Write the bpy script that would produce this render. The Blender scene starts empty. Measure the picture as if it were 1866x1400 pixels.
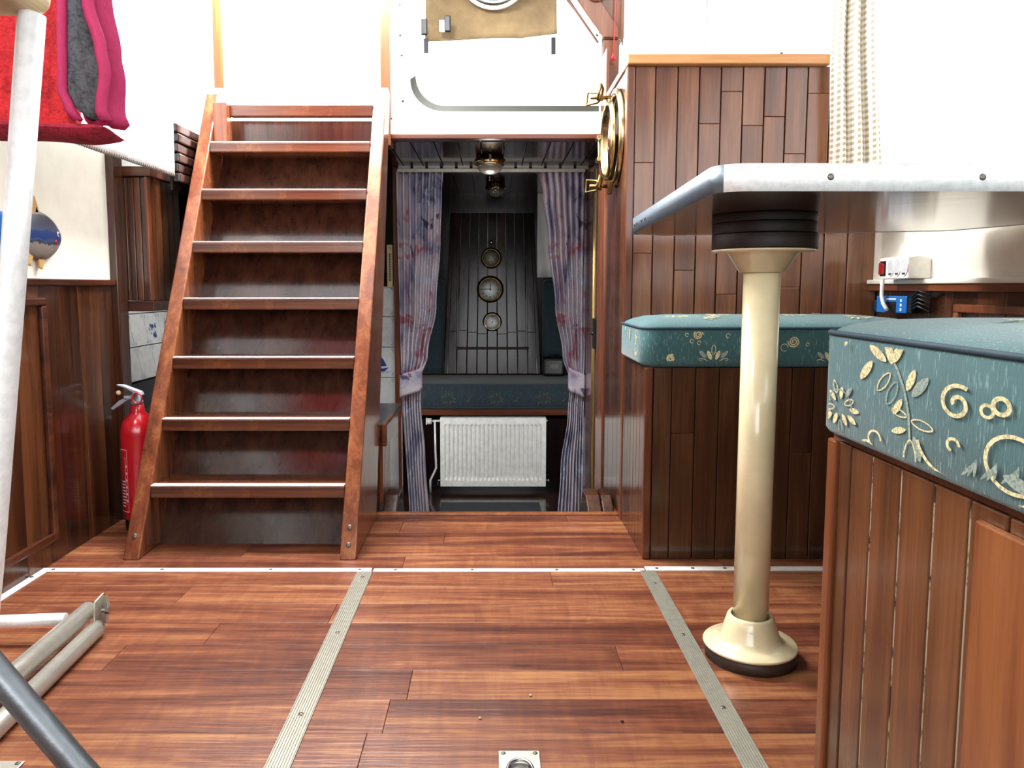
import bpy, bmesh, math, random
from mathutils import Vector, Matrix
from math import sin, cos, pi, radians as R
random.seed(7)
sc = bpy.context.scene
COL = sc.collection

# ---------------------------------------------------------------- camera, exposure, light
cam_d = bpy.data.cameras.new('camera'); cam = bpy.data.objects.new('camera', cam_d); COL.objects.link(cam)
cam.location = (0, 0, .7); cam.rotation_euler = (R(90-5.5), 0, 0)
cam_d.sensor_width = 36; cam_d.lens = 36*1400/1866
cam_d.shift_x = 36/1866; cam_d.shift_y = -41.2/1866; cam_d.clip_start = .02
sc.camera = cam
sc.view_settings.view_transform = 'Standard'; sc.view_settings.look = 'None'
sc.view_settings.gamma = 1; sc.view_settings.exposure = .6
world = bpy.data.worlds.new('sky'); sc.world = world; world.use_nodes = True
wb = world.node_tree.nodes['Background']
wb.inputs['Color'].default_value = (.93, .97, 1, 1); wb.inputs['Strength'].default_value = 2.9

def area(name, loc, rot, sx, sy, power, color=(1, 1, 1), spread=180):
    d = bpy.data.lights.new(name, 'AREA'); d.shape = 'RECTANGLE'; d.size = sx; d.size_y = sy
    d.energy = power; d.color = color; d.spread = R(spread)
    o = bpy.data.objects.new(name, d); o.location = loc; o.rotation_euler = rot; COL.objects.link(o)
    return o
area('hatch_daylight', (-.62, 2.45, 1.93), (0, 0, 0), .75, .45, 55)
area('skylight_daylight', (-.98, .75, 1.9), (0, 0, 0), .3, .5, 14)
area('rear_window_daylight', (0, -1.45, 1.2), (R(90), 0, 0), 2.0, .95, 12)

area('cabin_fill_light', (.56, 3.62, .2), (0, R(68), R(-42)), .22, .22, 1.3)  # pair of unseen fill lights added behind the curtains to brighten the radiator
area('cabin_fill_light', (-.56, 3.62, .2), (0, R(-68), R(42)), .22, .22, 2.2)
def add_passage_fill(x, y, z):  # added fill light under the first ceiling lamp, which itself is off
    d = bpy.data.lights.new('passage_fill_light', 'POINT'); d.energy = .45; d.shadow_soft_size = .04; d.color = (1, .96, .9)
    o = bpy.data.objects.new('passage_fill_light', d); o.location = (x, y, z); COL.objects.link(o)
# ---------------------------------------------------------------- materials
def S(c, a=1):
    f = lambda v: (v/255/12.92) if v/255 <= .04045 else ((v/255+.055)/1.055)**2.4
    return (f(c[0]), f(c[1]), f(c[2]), a)
class NT:
    def __init__(s, name):
        s.m = bpy.data.materials.new(name); s.m.use_nodes = True; s.t = s.m.node_tree
        s.b = s.t.nodes['Principled BSDF']
    def n(s, typ, **kw):
        x = s.t.nodes.new(typ)
        for k, v in kw.items():
            if k.startswith('i_'):
                key = k[2:].replace('_', ' ')
                x.inputs[key].default_value = v
            else: setattr(x, k, v)
        return x
    def l(s, a, b): s.t.links.new(a, b)
    def math(s, op, a, b=None):
        x = s.n('ShaderNodeMath', operation=op)
        for i, v in enumerate((a, b)):
            if v is None: continue
            if isinstance(v, (int, float)): x.inputs[i].default_value = v
            else: s.l(v, x.inputs[i])
        return x.outputs[0]
    def mix(s, fac, a, b, mode='MIX'):
        x = s.n('ShaderNodeMix', data_type='RGBA', blend_type=mode)
        for i, v in ((0, fac), (6, a), (7, b)):
            if isinstance(v, (int, float)): x.inputs[i].default_value = v
            elif isinstance(v, tuple): x.inputs[i].default_value = v
            else: s.l(v, x.inputs[i])
        return x.outputs[2]
    def ramp(s, fac, stops):
        x = s.n('ShaderNodeValToRGB'); e = x.color_ramp.elements
        while len(e) < len(stops): e.new(.5)
        for q, (p, c) in zip(e, stops): q.position = p; q.color = c
        s.l(fac, x.inputs[0]); return x.outputs[0]
    def coords(s, scale=(1, 1, 1), rnd=0):
        tc = s.n('ShaderNodeTexCoord'); mp = s.n('ShaderNodeMapping'); mp.inputs['Scale'].default_value = scale
        if rnd:
            at = s.n('ShaderNodeAttribute', attribute_name='rnd')
            cm = s.n('ShaderNodeCombineXYZ'); m = s.math('MULTIPLY', at.outputs['Fac'], rnd)
            for i in range(3): s.l(m, cm.inputs[i])
            ad = s.n('ShaderNodeVectorMath', operation='ADD')
            s.l(tc.outputs['Object'], ad.inputs[0]); s.l(cm.outputs[0], ad.inputs[1]); s.l(ad.outputs[0], mp.inputs[0])
        else: s.l(tc.outputs['Object'], mp.inputs[0])
        return mp.outputs[0]
    def noise(s, vec, scale=5, detail=4, rough=.5, dist=0):
        x = s.n('ShaderNodeTexNoise'); s.l(vec, x.inputs['Vector'])
        x.inputs['Scale'].default_value = scale; x.inputs['Detail'].default_value = detail
        x.inputs['Roughness'].default_value = rough; x.inputs['Distortion'].default_value = dist
        return x.outputs['Fac']
    def bump(s, h, strength=.2, dist=.01, into='Normal'):
        x = s.n('ShaderNodeBump'); x.inputs['Strength'].default_value = strength; x.inputs['Distance'].default_value = dist
        s.l(h, x.inputs['Height']); s.l(x.outputs[0], s.b.inputs[into]); return x.outputs[0]

def wood(name, dark, mid, light, axis='z', rough=.28, var=.35, figure=1.0, coat=.3, wear=0, spec=.4):
    t = NT(name)
    k = {'x': (1.6, 22, 22), 'y': (22, 1.6, 22), 'z': (22, 22, 1.6)}[axis]
    k2 = {'x': (6, 160, 160), 'y': (160, 6, 160), 'z': (160, 160, 6)}[axis]
    a = t.noise(t.coords(k, 7.3), 1.0*figure, 5, .6, .5)
    b = t.noise(t.coords(k2, 3.1), 1.0, 3, .6)
    v = t.math('ADD', t.math('MULTIPLY', a, .8), t.math('MULTIPLY', b, .25))
    at = t.n('ShaderNodeAttribute', attribute_name='rnd')
    v = t.math('ADD', v, t.math('MULTIPLY', t.math('SUBTRACT', at.outputs['Fac'], .5), var))
    c = t.ramp(v, [(.3, S(dark)), (.52, S(mid)), (.75, S(light))])
    if wear:
        w = t.noise(t.coords((9, 9, 9)), 2.2, 6, .7)
        c = t.mix(t.math('MULTIPLY', t.ramp(w, [(.55, (0, 0, 0, 1)), (.72, (1, 1, 1, 1))]), wear), c, S((176, 112, 58)))
    t.l(c, t.b.inputs['Base Color'])
    t.b.inputs['Roughness'].default_value = rough
    t.b.inputs['Specular IOR Level'].default_value = spec
    t.b.inputs['Coat Weight'].default_value = coat; t.b.inputs['Coat Roughness'].default_value = rough*.6
    lo = t.noise(t.coords((14, 14, 5)), 1, 2)
    t.bump(t.math('ADD', t.math('MULTIPLY', b, .25), lo), .22, .004)
    return t.m
def plain(name, c, rough=.5, metal=0, coat=0, bumpy=0, bscale=30, **kw):
    t = NT(name); t.b.inputs['Base Color'].default_value = S(c) if max(c) > 1 else (*c, 1)
    t.b.inputs['Roughness'].default_value = rough; t.b.inputs['Metallic'].default_value = metal
    t.b.inputs['Coat Weight'].default_value = coat
    nz = t.noise(t.coords(), bscale, 5, .6)
    cc = S(c)
    dk = tuple(v*.86 for v in cc[:3]) + (1,)
    t.l(t.ramp(nz, [(.35, dk), (.6, cc)]), t.b.inputs['Base Color'])
    if bumpy: t.bump(nz, bumpy, .004)
    for k, v in kw.items(): t.b.inputs[k.replace('_', ' ')].default_value = v
    return t.m

M = {}
M['wall_wood'] = wood('mahogany_vertical', (34, 17, 10), (64, 35, 20), (98, 58, 34), 'z', .2, .3)
M['wall_wood_x'] = wood('mahogany_crosswise', (44, 20, 11), (86, 44, 26), (120, 66, 38), 'x', .28, .3)
M['wall_wood_y'] = wood('mahogany_lengthwise', (44, 20, 11), (86, 44, 26), (120, 66, 38), 'y', .28, .3)
M['teak_v'] = wood('teak_partition_boards', (74, 42, 25), (112, 68, 44), (142, 94, 64), 'z', .2, .12, .7, .45)
def groove():
    t = NT('worn_groove'); n = t.noise(t.coords((40, 40, 14)), 1, 5, .7)
    t.l(t.ramp(n, [(.44, S((26, 14, 8))), (.5, S((170, 156, 130)))]), t.b.inputs['Base Color']); t.b.inputs['Roughness'].default_value = .7; return t.m
M['groove'] = groove()
M['side_wood'] = wood('partition_side_boards', (42, 22, 13), (70, 40, 25), (98, 60, 38), 'z', .18, .3)
M['oak_trim'] = wood('pale_oak_trim', (150, 96, 52), (190, 130, 76), (214, 160, 104), 'x', .35, .1)
M['red_trim_v'] = wood('reddish_trim_upright', (70, 34, 18), (104, 54, 30), (140, 82, 48), 'z', .28, .2)
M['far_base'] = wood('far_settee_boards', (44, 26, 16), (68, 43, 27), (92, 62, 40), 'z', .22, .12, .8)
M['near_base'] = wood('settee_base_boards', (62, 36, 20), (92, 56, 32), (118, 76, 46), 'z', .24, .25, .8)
M['near_trim'] = wood('settee_trim', (84, 44, 22), (122, 68, 36), (154, 96, 54), 'z', .3, .2, .8)
M['dark_wood'] = wood('dark_stained_wood', (14, 8, 8), (26, 13, 12), (42, 23, 20), 'z', .22, .3, 1, .1, 0, .3)
M['dark_wood_y'] = wood('dark_ceiling_boards', (18, 10, 8), (34, 18, 14), (54, 32, 25), 'y', .16, .3)
M['clock_panel'] = wood('dark_panel_boards', (16, 8, 8), (30, 15, 14), (48, 26, 24), 'z', .2, .35, 1, .08, 0, .25)
M['ladder_tread'] = wood('ladder_tread_wood', (54, 26, 16), (86, 45, 28), (120, 72, 44), 'x', .25, .1, 1, .4, .25)
M['ladder_side'] = wood('ladder_side_wood', (72, 34, 20), (112, 60, 36), (156, 98, 58), 'z', .26, .1, 1, .4, .3)
M['ladder_back'] = wood('ladder_back_panel', (34, 18, 13), (58, 32, 22), (82, 50, 36), 'z', .2, .2, 1.2, .4)
M['foot_disc'] = wood('foot_disc_wood', (40, 30, 26), (62, 48, 42), (84, 68, 60), 'x', .5, .2, 1, 0)
M['disc_wood'] = wood('spacer_disc_wood', (14, 8, 7), (28, 16, 12), (44, 26, 20), 'x', .5, .2, 1, 0)
M['underside'] = wood('table_underside', (50, 32, 24), (78, 54, 42), (100, 74, 60), 'x', .22, .1, 1, .6)
M['paint'] = plain('white_gloss_paint', (250, 248, 242), .32, 0, .3, .04, 6)
M['paint_warm'] = plain('cream_paint', (250, 245, 230), .35, 0, .3, .05, 5)
M['roof'] = plain('white_deckhead', (240, 240, 236), .6)
M['nosing'] = plain('white_nosing_strip', (232, 228, 222), .4, 0, 0, .1, 60)
M['alu'] = plain('aluminium_strip', (252, 252, 252), .28, .2, 0, .1, 120)
M['alu_dull'] = plain('scuffed_aluminium', (196, 192, 180), .36, .7, 0, .15, 40)
M['dark_tube'] = plain('dark_metal_tube', (120, 124, 128), .35, .8, 0, .15, 40)
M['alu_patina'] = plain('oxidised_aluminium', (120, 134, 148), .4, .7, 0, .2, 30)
M['ridged'] = plain('ridged_aluminium', (150, 146, 132), .45, .5, 0, .15, 60)
M['steel'] = plain('steel', (190, 190, 192), .25, 1)
M['screw'] = plain('screw_metal', (110, 104, 96), .4, .8)
M['cream_pipe'] = plain('cream_enamel', (232, 218, 176), .22, 0, .6, .02, 10)
M['brass'] = plain('brass', (200, 180, 132), .22, 1)
M['brass_dull'] = plain('aged_brass', (136, 108, 60), .34, 1)
M['red'] = plain('red_enamel', (190, 22, 34), .25, 0, .6)
M['black'] = plain('black_plastic', (12, 12, 14), .4)
M['grey_plastic'] = plain('grey_lever', (150, 154, 162), .4)
M['white_plastic'] = plain('white_plastic', (236, 234, 226), .35)
M['socket_hole'] = plain('socket_well', (202, 202, 204), .4)
M['red_plastic'] = plain('red_rocker', (150, 16, 24), .3)
M['blue_plastic'] = plain('blue_casing', (20, 104, 184), .35)
M['radiator'] = plain('radiator_enamel', (250, 250, 244), .3, 0, .3)
M['dial'] = plain('white_dial', (218, 222, 222), .3, 0, .5)
M['dial_grey'] = plain('grey_dial', (128, 124, 112), .2, 0, .8)
M['ink'] = plain('dial_ink', (18, 18, 22), .5)
M['delft'] = plain('delft_blue', (44, 66, 150), .3)
M['delft_pale'] = plain('delft_blue_pale', (130, 146, 196), .3)
M['tile'] = plain('white_tile_glaze', (222, 224, 220), .15, 0, .6)
M['grout'] = plain('dark_grout', (88, 84, 78), .8)
M['slate'] = plain('dark_worktop', (44, 46, 50), .3, 0, .2)
M['hob'] = plain('hob_glass', (96, 112, 108), .15, 0, .6)
M['thermo'] = plain('pale_wood_plate', (214, 190, 142), .5)
M['olive'] = plain('olive_rubber', (36, 37, 24), .6)
M['cord_red'] = plain('red_cord', (196, 30, 44), .6)
M['mat'] = plain('charcoal_mat', (44, 46, 50), .9, 0, 0, .3, 200)
M['piping'] = plain('dark_piping', (32, 58, 72), .7)
M['seat_cream'] = plain('cream_seat', (222, 200, 156), .45)
M['bind'] = plain('magenta_binding', (176, 34, 88), .75, 0, 0, .3, 120)
M['white_cloth'] = plain('white_cotton', (246, 246, 244), .9, 0, 0, .1, 60)
M['white_rail'] = plain('white_curtain_rail', (200, 198, 190), .4)
M['tan_wood'] = plain('tan_fin_wood', (196, 156, 96), .5)
M['rubber'] = plain('black_rubber', (30, 30, 32), .6)
M['label_white'] = plain('label_white', (226, 200, 200), .5)
M['gilt'] = plain('pale_brass_hinge', (206, 182, 120), .3, .8)

def terry(name, c, c2):
    t = NT(name); n = t.noise(t.coords(), 160, 4, .7); n2 = t.noise(t.coords((1, 1, .5)), 38, 3, .6)
    v = t.math('ADD', t.math('MULTIPLY', n, .5), t.math('MULTIPLY', n2, .5))
    t.l(t.ramp(v, [(.36, S(c2)), (.56, S(c))]), t.b.inputs['Base Color'])
    t.b.inputs['Roughness'].default_value = .95; t.bump(v, 1, .008); return t.m
M['terry_red'] = terry('red_terry', (206, 40, 46), (140, 10, 20))
M['terry_crimson'] = terry('crimson_terry', (164, 24, 52), (96, 8, 26))
M['terry_grey'] = terry('charcoal_terry', (88, 88, 92), (30, 30, 34))

def upholstery(name, base, dark, fl=.45):
    t = NT(name)
    n = t.noise(t.coords((420, 420, 60)), 1, 2, .5); n2 = t.noise(t.coords((60, 60, 420)), 1, 2, .5); n3 = t.noise(t.coords(), 9, 3)
    c = t.mix(n3, S(dark), S(base))
    c = t.mix(t.math('MULTIPLY', n2, .35), c, S(dark))
    c = t.mix(t.math('MULTIPLY', t.ramp(n, [(.6, (0, 0, 0, 1)), (.7, (1, 1, 1, 1))]), fl), c, S((150, 182, 180)))
    t.l(c, t.b.inputs['Base Color']); t.b.inputs['Roughness'].default_value = .8
    t.b.inputs['Sheen Weight'].default_value = .25; t.bump(n, .3, .002); return t.m
M['teal'] = upholstery('teal_upholstery', (60, 108, 106), (34, 74, 80))
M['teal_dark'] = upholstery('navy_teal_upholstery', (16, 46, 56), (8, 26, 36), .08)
def thread(name, c, c2):
    t = NT(name); n = t.noise(t.coords((1, 1, 1)), 320, 2)
    t.l(t.ramp(n, [(.4, S(c2)), (.55, S(c))]), t.b.inputs['Base Color']); t.b.inputs['Roughness'].default_value = .8; return t.m
M['motif'] = thread('cream_embroidery', (226, 214, 166), (176, 164, 120))
M['motif_dull'] = thread('sage_embroidery', (150, 164, 150), (112, 130, 124))
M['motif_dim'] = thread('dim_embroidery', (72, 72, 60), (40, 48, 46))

def curtain_mat():
    t = NT('painterly_curtain')
    a = t.noise(t.coords((1, .3, .45)), 8, 5, .6, 1.3); b = t.noise(t.coords((1.2, .3, .6)), 8, 3, .6, 1.4)
    d = t.noise(t.coords((1, .3, .6)), 11, 4, .6, 1.4)
    c = t.ramp(a, [(.3, S((92, 88, 116))), (.4, S((166, 166, 188))), (.5, S((200, 192, 204))), (.6, S((220, 210, 214))), (.68, S((176, 182, 208)))])
    c = t.mix(t.ramp(b, [(.56, (0, 0, 0, 1)), (.61, (1, 1, 1, 1))]), c, S((184, 122, 136)))
    c = t.mix(t.ramp(d, [(.6, (0, 0, 0, 1)), (.64, (1, 1, 1, 1))]), c, S((88, 80, 108)))
    c = t.mix(t.ramp(b, [(.32, (1, 1, 1, 1)), (.37, (0, 0, 0, 1))]), c, S((210, 220, 236)))
    t.l(c, t.b.inputs['Base Color']); t.b.inputs['Roughness'].default_value = .85; return t.m
M['curtain'] = curtain_mat()
def gingham():
    t = NT('beige_gingham')
    tc = t.n('ShaderNodeTexCoord'); uv = t.n('ShaderNodeSeparateXYZ'); t.l(tc.outputs['UV'], uv.inputs[0])
    f = lambda o, k: t.math('GREATER_THAN', t.math('FRACT', t.math('MULTIPLY', o, k)), .5)
    a = f(uv.outputs[0], 13); b = f(uv.outputs[1], 62)
    v = t.math('MULTIPLY', t.math('ADD', a, b), .5)
    t.l(t.ramp(v, [(0, S((246, 242, 230))), (.5, S((214, 204, 184))), (1, S((166, 152, 130)))]), t.b.inputs['Base Color'])
    t.b.inputs['Roughness'].default_value = .9; return t.m
M['gingham'] = gingham()
def canvas():
    t = NT('tan_canvas'); n = t.noise(t.coords(), 7, 5, .6); n2 = t.noise(t.coords(), 300, 2)
    t.l(t.ramp(n, [(.3, S((104, 84, 56))), (.6, S((134, 112, 78)))]), t.b.inputs['Base Color'])
    t.b.inputs['Roughness'].default_value = .9; t.bump(t.math('ADD', n, t.math('MULTIPLY', n2, .2)), .4, .01); return t.m
M['canvas'] = canvas()
def floor_mat():
    t = NT('laminate_floor')
    a = t.noise(t.coords((1.1, 16, 16), 9.7), 1, 6, .62, 1.4)
    fig = t.noise(t.coords((30, 5, 10), 5.1), 1, 3, .6, 1.5)
    b = t.noise(t.coords((8, 170, 170), 3.3), 1, 3, .6)
    v = t.math('ADD', t.math('ADD', t.math('MULTIPLY', a, .75), t.math('MULTIPLY', b, .3)), t.math('MULTIPLY', fig, .18))
    at = t.n('ShaderNodeAttribute', attribute_name='rnd')
    v = t.math('ADD', v, t.math('MULTIPLY', t.math('SUBTRACT', at.outputs['Fac'], 1.1), .11))
    c = t.ramp(v, [(.36, S((66, 32, 23))), (.47, S((94, 50, 34))), (.58, S((120, 69, 46))), (.72, S((156, 106, 68)))])
    t.l(c, t.b.inputs['Base Color']); t.b.inputs['Roughness'].default_value = .33
    t.b.inputs['Coat Weight'].default_value = .1; t.b.inputs['Coat Roughness'].default_value = .15; t.b.inputs['Specular IOR Level'].default_value = .35
    t.bump(t.math('ADD', b, t.noise(t.coords((6, 6, 6)), 1, 2)), .25, .003); return t.m
M['floor'] = floor_mat()
def glass(name='clear_glass', tint=(235, 240, 240), rough=.02):
    t = NT(name); t.b.inputs['Base Color'].default_value = S(tint); t.b.inputs['Roughness'].default_value = rough
    t.b.inputs['Transmission Weight'].default_value = 1; t.b.inputs['IOR'].default_value = 1.12; return t.m
M['glass'] = glass()
M['porthole_glass'] = plain('porthole_glass', (96, 62, 42), .06, 0, 1)
def fish_mat():
    t = NT('painted_fish')
    tc = t.n('ShaderNodeTexCoord'); xyz = t.n('ShaderNodeSeparateXYZ'); t.l(tc.outputs['Object'], xyz.inputs[0])
    n = t.noise(t.coords(), 45, 4, .6)
    v = t.math('ADD', xyz.outputs[2], t.math('MULTIPLY', t.math('SUBTRACT', n, .5), .035))
    v = t.math('ADD', t.math('MULTIPLY', v, 6.4), .5)
    t.l(t.ramp(v, [(.1, S((90, 40, 44))), (.18, S((120, 108, 102))), (.36, S((128, 120, 114))), (.38, S((26, 26, 40))), (.41, S((60, 80, 110))), (.46, S((24, 48, 104))), (.58, S((34, 60, 112))), (.6, S((66, 76, 98))), (.76, S((46, 48, 62))), (.86, S((20, 14, 20)))]), t.b.inputs['Base Color'])
    t.b.inputs['Roughness'].default_value = .35; return t.m
M['fish'] = fish_mat()

# ---------------------------------------------------------------- mesh builder
class MB:
    def __init__(s): s.v = []; s.f = []; s.mi = []; s.r = []; s.sm = []; s.uv = {}
    def add(s, vs, fs, mi=0, r=None, smooth=False):
        b = len(s.v); s.v += [tuple(v) for v in vs]
        r = random.random() if r is None else r
        for f in fs: s.f.append([i+b for i in f]); s.mi.append(mi); s.r.append(r); s.sm.append(smooth)
        return s
    def box(s, x0, y0, z0, x1, y1, z1, mi=0, r=None):
        return s.add([(x, y, z) for z in (z0, z1) for y in (y0, y1) for x in (x0, x1)],
                     [(0, 2, 3, 1), (4, 5, 7, 6), (0, 1, 5, 4), (2, 6, 7, 3), (0, 4, 6, 2), (1, 3, 7, 5)], mi, r)
    def ext(s, pts, vec, mi=0, r=None, smooth=False):
        n = len(pts); vec = Vector(vec); a = [Vector(p) for p in pts]; b = [p+vec for p in a]
        s.add(a+b, [list(range(n))[::-1], [n+i for i in range(n)]], mi, r); base = len(s.v)-2*n; rr = s.r[-1]
        for i in range(n):
            j = (i+1) % n; s.f.append([base+i, base+j, base+n+j, base+n+i]); s.mi.append(mi); s.r.append(rr); s.sm.append(smooth)
        return s
    def lathe(s, c, prof, axis='z', n=40, mi=0, r=None, smooth=True, frm=None, cap=(1, 1)):
        c = Vector(c); vs = []; fs = []
        for rad, h in prof:
            for k in range(n):
                a = 2*pi*k/n; p = (rad*cos(a), rad*sin(a), h)
                if axis == 'x': p = (h, p[0], p[1])
                elif axis == 'y': p = (p[0], h, p[1])
                p = Vector(p)
                if frm: p = frm @ p
                vs.append(c+p)
        m = len(prof)
        for i in range(m-1):
            for k in range(n): j = (k+1) % n; fs.append((i*n+k, i*n+j, (i+1)*n+j, (i+1)*n+k))
        s.add(vs, fs, mi, r, smooth); b = len(s.v)-m*n; rr = s.r[-1]
        for i in (0, m-1):
            if prof[i][0] > 1e-6 and cap[0 if i == 0 else 1]:
                s.f.append([b+i*n+k for k in range(n)]); s.mi.append(mi); s.r.append(rr); s.sm.append(False)
        return s
    def tube(s, pts, rad, n=14, mi=0, closed=False, r=None, caps=True, flat=None):
        P = [Vector(p) for p in pts]; m = len(P); vs = []; fs = []
        up = None
        for i in range(m):
            if closed: t = P[(i+1) % m]-P[i-1]
            else: t = P[min(i+1, m-1)]-P[max(i-1, 0)]
            t.normalize()
            if up is None: up = t.orthogonal().normalized() if flat is None else Vector(flat)
            up = (up - t*up.dot(t)).normalized(); si = t.cross(up)
            rr = rad[i] if isinstance(rad, (list, tuple)) else rad
            ra, rb = rr if isinstance(rr, tuple) else (rr, rr)
            for k in range(n): a = 2*pi*k/n; vs.append(P[i]+up*cos(a)*ra+si*sin(a)*rb)
        for i in range(m if closed else m-1):
            i2 = (i+1) % m
            for k in range(n): j = (k+1) % n; fs.append((i*n+k, i*n+j, i2*n+j, i2*n+k))
        s.add(vs, fs, mi, r, True)
        if not closed and caps:
            b = len(s.v)-m*n; rr = s.r[-1]
            for i in (0, m-1): s.f.append([b+i*n+k for k in range(n)]); s.mi.append(mi); s.r.append(rr); s.sm.append(False)
        return s
    def grid(s, fn, nu, nv, mi=0, r=None, smooth=True, uv=False):
        b = len(s.v)
        vs = [fn(i/nu, j/nv) for j in range(nv+1) for i in range(nu+1)]
        fs = [(j*(nu+1)+i, j*(nu+1)+i+1, (j+1)*(nu+1)+i+1, (j+1)*(nu+1)+i) for j in range(nv) for i in range(nu)]
        s.add(vs, fs, mi, r, smooth)
        if uv:
            for j in range(nv+1):
                for i in range(nu+1): s.uv[b+j*(nu+1)+i] = (i/nu, j/nv)
        return s
    def ball(s, c, rx, ry=None, rz=None, mi=0, n=16):
        ry = ry or rx; rz = rz or rx
        return s.grid(lambda u, v: (c[0]+rx*cos(2*pi*u)*sin(pi*v), c[1]+ry*sin(2*pi*u)*sin(pi*v), c[2]+rz*cos(pi*v)), n, n//2, mi)

def mk(name, mb, mats, parent=None, at=None, bev=0, solid=0, seg=2, keepopen=False, **tags):
    if not isinstance(mats, (list, tuple)): mats = [mats]
    # parents (and parents of parents) carry the world offset
    off = Vector(at) if at is not None else Vector((0, 0, 0))
    if parent is not None: off = Vector(parent['_w'])
    me = bpy.data.meshes.new(name)
    me.from_pydata([tuple(Vector(v)-off) for v in mb.v], [], mb.f); me.update()
    for m in mats: me.materials.append(M[m] if isinstance(m, str) else m)
    me.polygons.foreach_set('material_index', mb.mi); me.polygons.foreach_set('use_smooth', mb.sm)
    a = me.attributes.new('rnd', 'FLOAT', 'FACE'); a.data.foreach_set('value', mb.r)
    if mb.uv:
        uvl = me.uv_layers.new(name='UVMap')
        for lp in me.loops: uvl.data[lp.index].uv = mb.uv.get(lp.vertex_index, (0, 0))
    if not keepopen:
        bm = bmesh.new(); bm.from_mesh(me); bmesh.ops.recalc_face_normals(bm, faces=bm.faces); bm.to_mesh(me); bm.free()
    o = bpy.data.objects.new(name, me); COL.objects.link(o)
    if parent is None: o.location = off
    else: o.parent = parent
    o['_w'] = tuple(off)
    if solid:
        md = o.modifiers.new('solid', 'SOLIDIFY'); md.thickness = solid; md.offset = 0
    if bev:
        md = o.modifiers.new('bevel', 'BEVEL'); md.width = bev; md.segments = seg; md.limit_method = 'ANGLE'; md.angle_limit = R(40)
    for k, v in tags.items(): o[k] = v
    return o
def thing(name, at, label, category, group=None):
    o = bpy.data.objects.new(name, None); COL.objects.link(o); o.location = at; o.empty_display_size = .05
    o['_w'] = tuple(at); o['label'] = label; o['category'] = category
    if group: o['group'] = group
    return o
def struct(name, mb, mats, at=(0, 0, 0), bev=0, parent=None, **k):
    o = mk(name, mb, mats, parent, at, bev, **k)
    if parent is None: o['kind'] = 'structure'
    return o
def copy_part(o, parent, delta):
    c = o.copy(); COL.objects.link(c); c.parent = parent; c.location = Vector(o.location)+Vector(delta)
    return c

def boards(mb, lo, a0, a1, b0, b1, axis, joints=(), mi=0, gap=.0012):
    """vertical boards; lo/hi: list of cell edges along `axis`; a: depth range; b: z range"""
    for i in range(len(lo)-1):
        zs = [b0]+sorted(joints[i] if i < len(joints) and joints[i] else [])+[b1]
        for z0, z1 in zip(zs, zs[1:]):
            g = gap/2
            if axis == 'x': mb.box(lo[i]+g, a0, z0+.0003, lo[i+1]-g, a1, z1-.0003, mi)
            else: mb.box(a0, lo[i]+g, z0+.0003, a1, lo[i+1]-g, z1-.0003, mi)
def edges(a, b, w):
    n = max(1, round((b-a)/w)); return [a+(b-a)*i/n for i in range(n+1)]

# ---------------------------------------------------------------- floor
fl = MB()
ys = [-1.5]
while ys[-1] < 2.28: ys.append(ys[-1]+.1)
off = 1.85-min(ys, key=lambda v: abs(v-1.85)); ys = [y+off for y in ys]; ys[-1] = 2.31
for y0, y1 in zip(ys, ys[1:]):
    x = -1.2-random.random()*.6
    while x < 1.2:
        w = .8+random.random()*.7; a, b = max(x, -1.16), min(x+w, 1.16)
        if b-a > .01: fl.box(a+.0004, y0+.0004, -.03, b-.0004, y1-.0004, 0)
        x += w
struct('floor', fl, 'floor', bev=.0006)
struct('floor', MB().box(-1.16, -1.5, -.05, 1.16, 2.305, -.031), 'dark_wood')
lf = MB()
for y0, y1 in zip(edges(2.33, 4.66, .12), edges(2.33, 4.66, .12)[1:]): lf.box(-1.35, y0, -.47, 1.3, y1-.001, -.44)
struct('floor', lf, 'dark_wood_y')
struct('trim_1', MB().box(-.36, 2.31, -.45, .389, 2.336, .006), 'near_trim', bev=.003)   # threshold board at the top of the steps
struct('trim_2', MB().box(-1.35, 2.31, -.45, -.36, 2.336, -.001), 'dark_wood')

def strip(name, x0, y0, x1, y1, mat, ridged=False, screws=(), slant=0):
    mb = MB(); mb.ext([(x0+slant*0, y0, 0), (x1, y0, 0), (x1+slant, y1, 0), (x0+slant, y1, 0)], (0, 0, .0022))
    if ridged:
        n = 9
        for i in range(n):
            a = x0+(x1-x0)*(i+.25)/n; b = x0+(x1-x0)*(i+.65)/n
            mb.ext([(a, y0, .0022), (b, y0, .0022), (b+slant, y1, .0022), (a+slant, y1, .0022)], (0, 0, .0012))
    o = struct(name, mb, mat, bev=.0004)
    if screws:
        for sx, sy in screws: mk('screw', MB().lathe((sx, sy, .0022), [(.0045, 0), (.004, .0016), (.001, .0016)], n=14), 'screw', o)
    return o
strip('trim_3', -1.128, 1.838, -.3, 1.862, 'nosing', screws=[(-1.09, 1.85), (-.82, 1.85), (-.55, 1.85), (-.33, 1.85)])
strip('trim_4', -.294, 1.838, .378, 1.858, 'nosing', screws=[(-.24, 1.848), (-.05, 1.848), (.16, 1.848), (.35, 1.848)])
strip('trim_5', .382, 1.846, 1.1, 1.872, 'nosing', screws=[(.41, 1.859), (.5, 1.859), (.58, 1.859)])
strip('trim_6', -.334, -1.4, -.295, 1.836, 'ridged', True, [(-.314, .9+.3*i) for i in range(4)])
strip('trim_7', .366, -1.4, .404, 1.844, 'ridged', True, [(.385, .95+.27*i) for i in range(4)])
strip('trim_8', -1.128, .2, -1.1, 1.836, 'nosing', screws=[(-1.114, 1.8), (-1.114, 1.5)])

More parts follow.
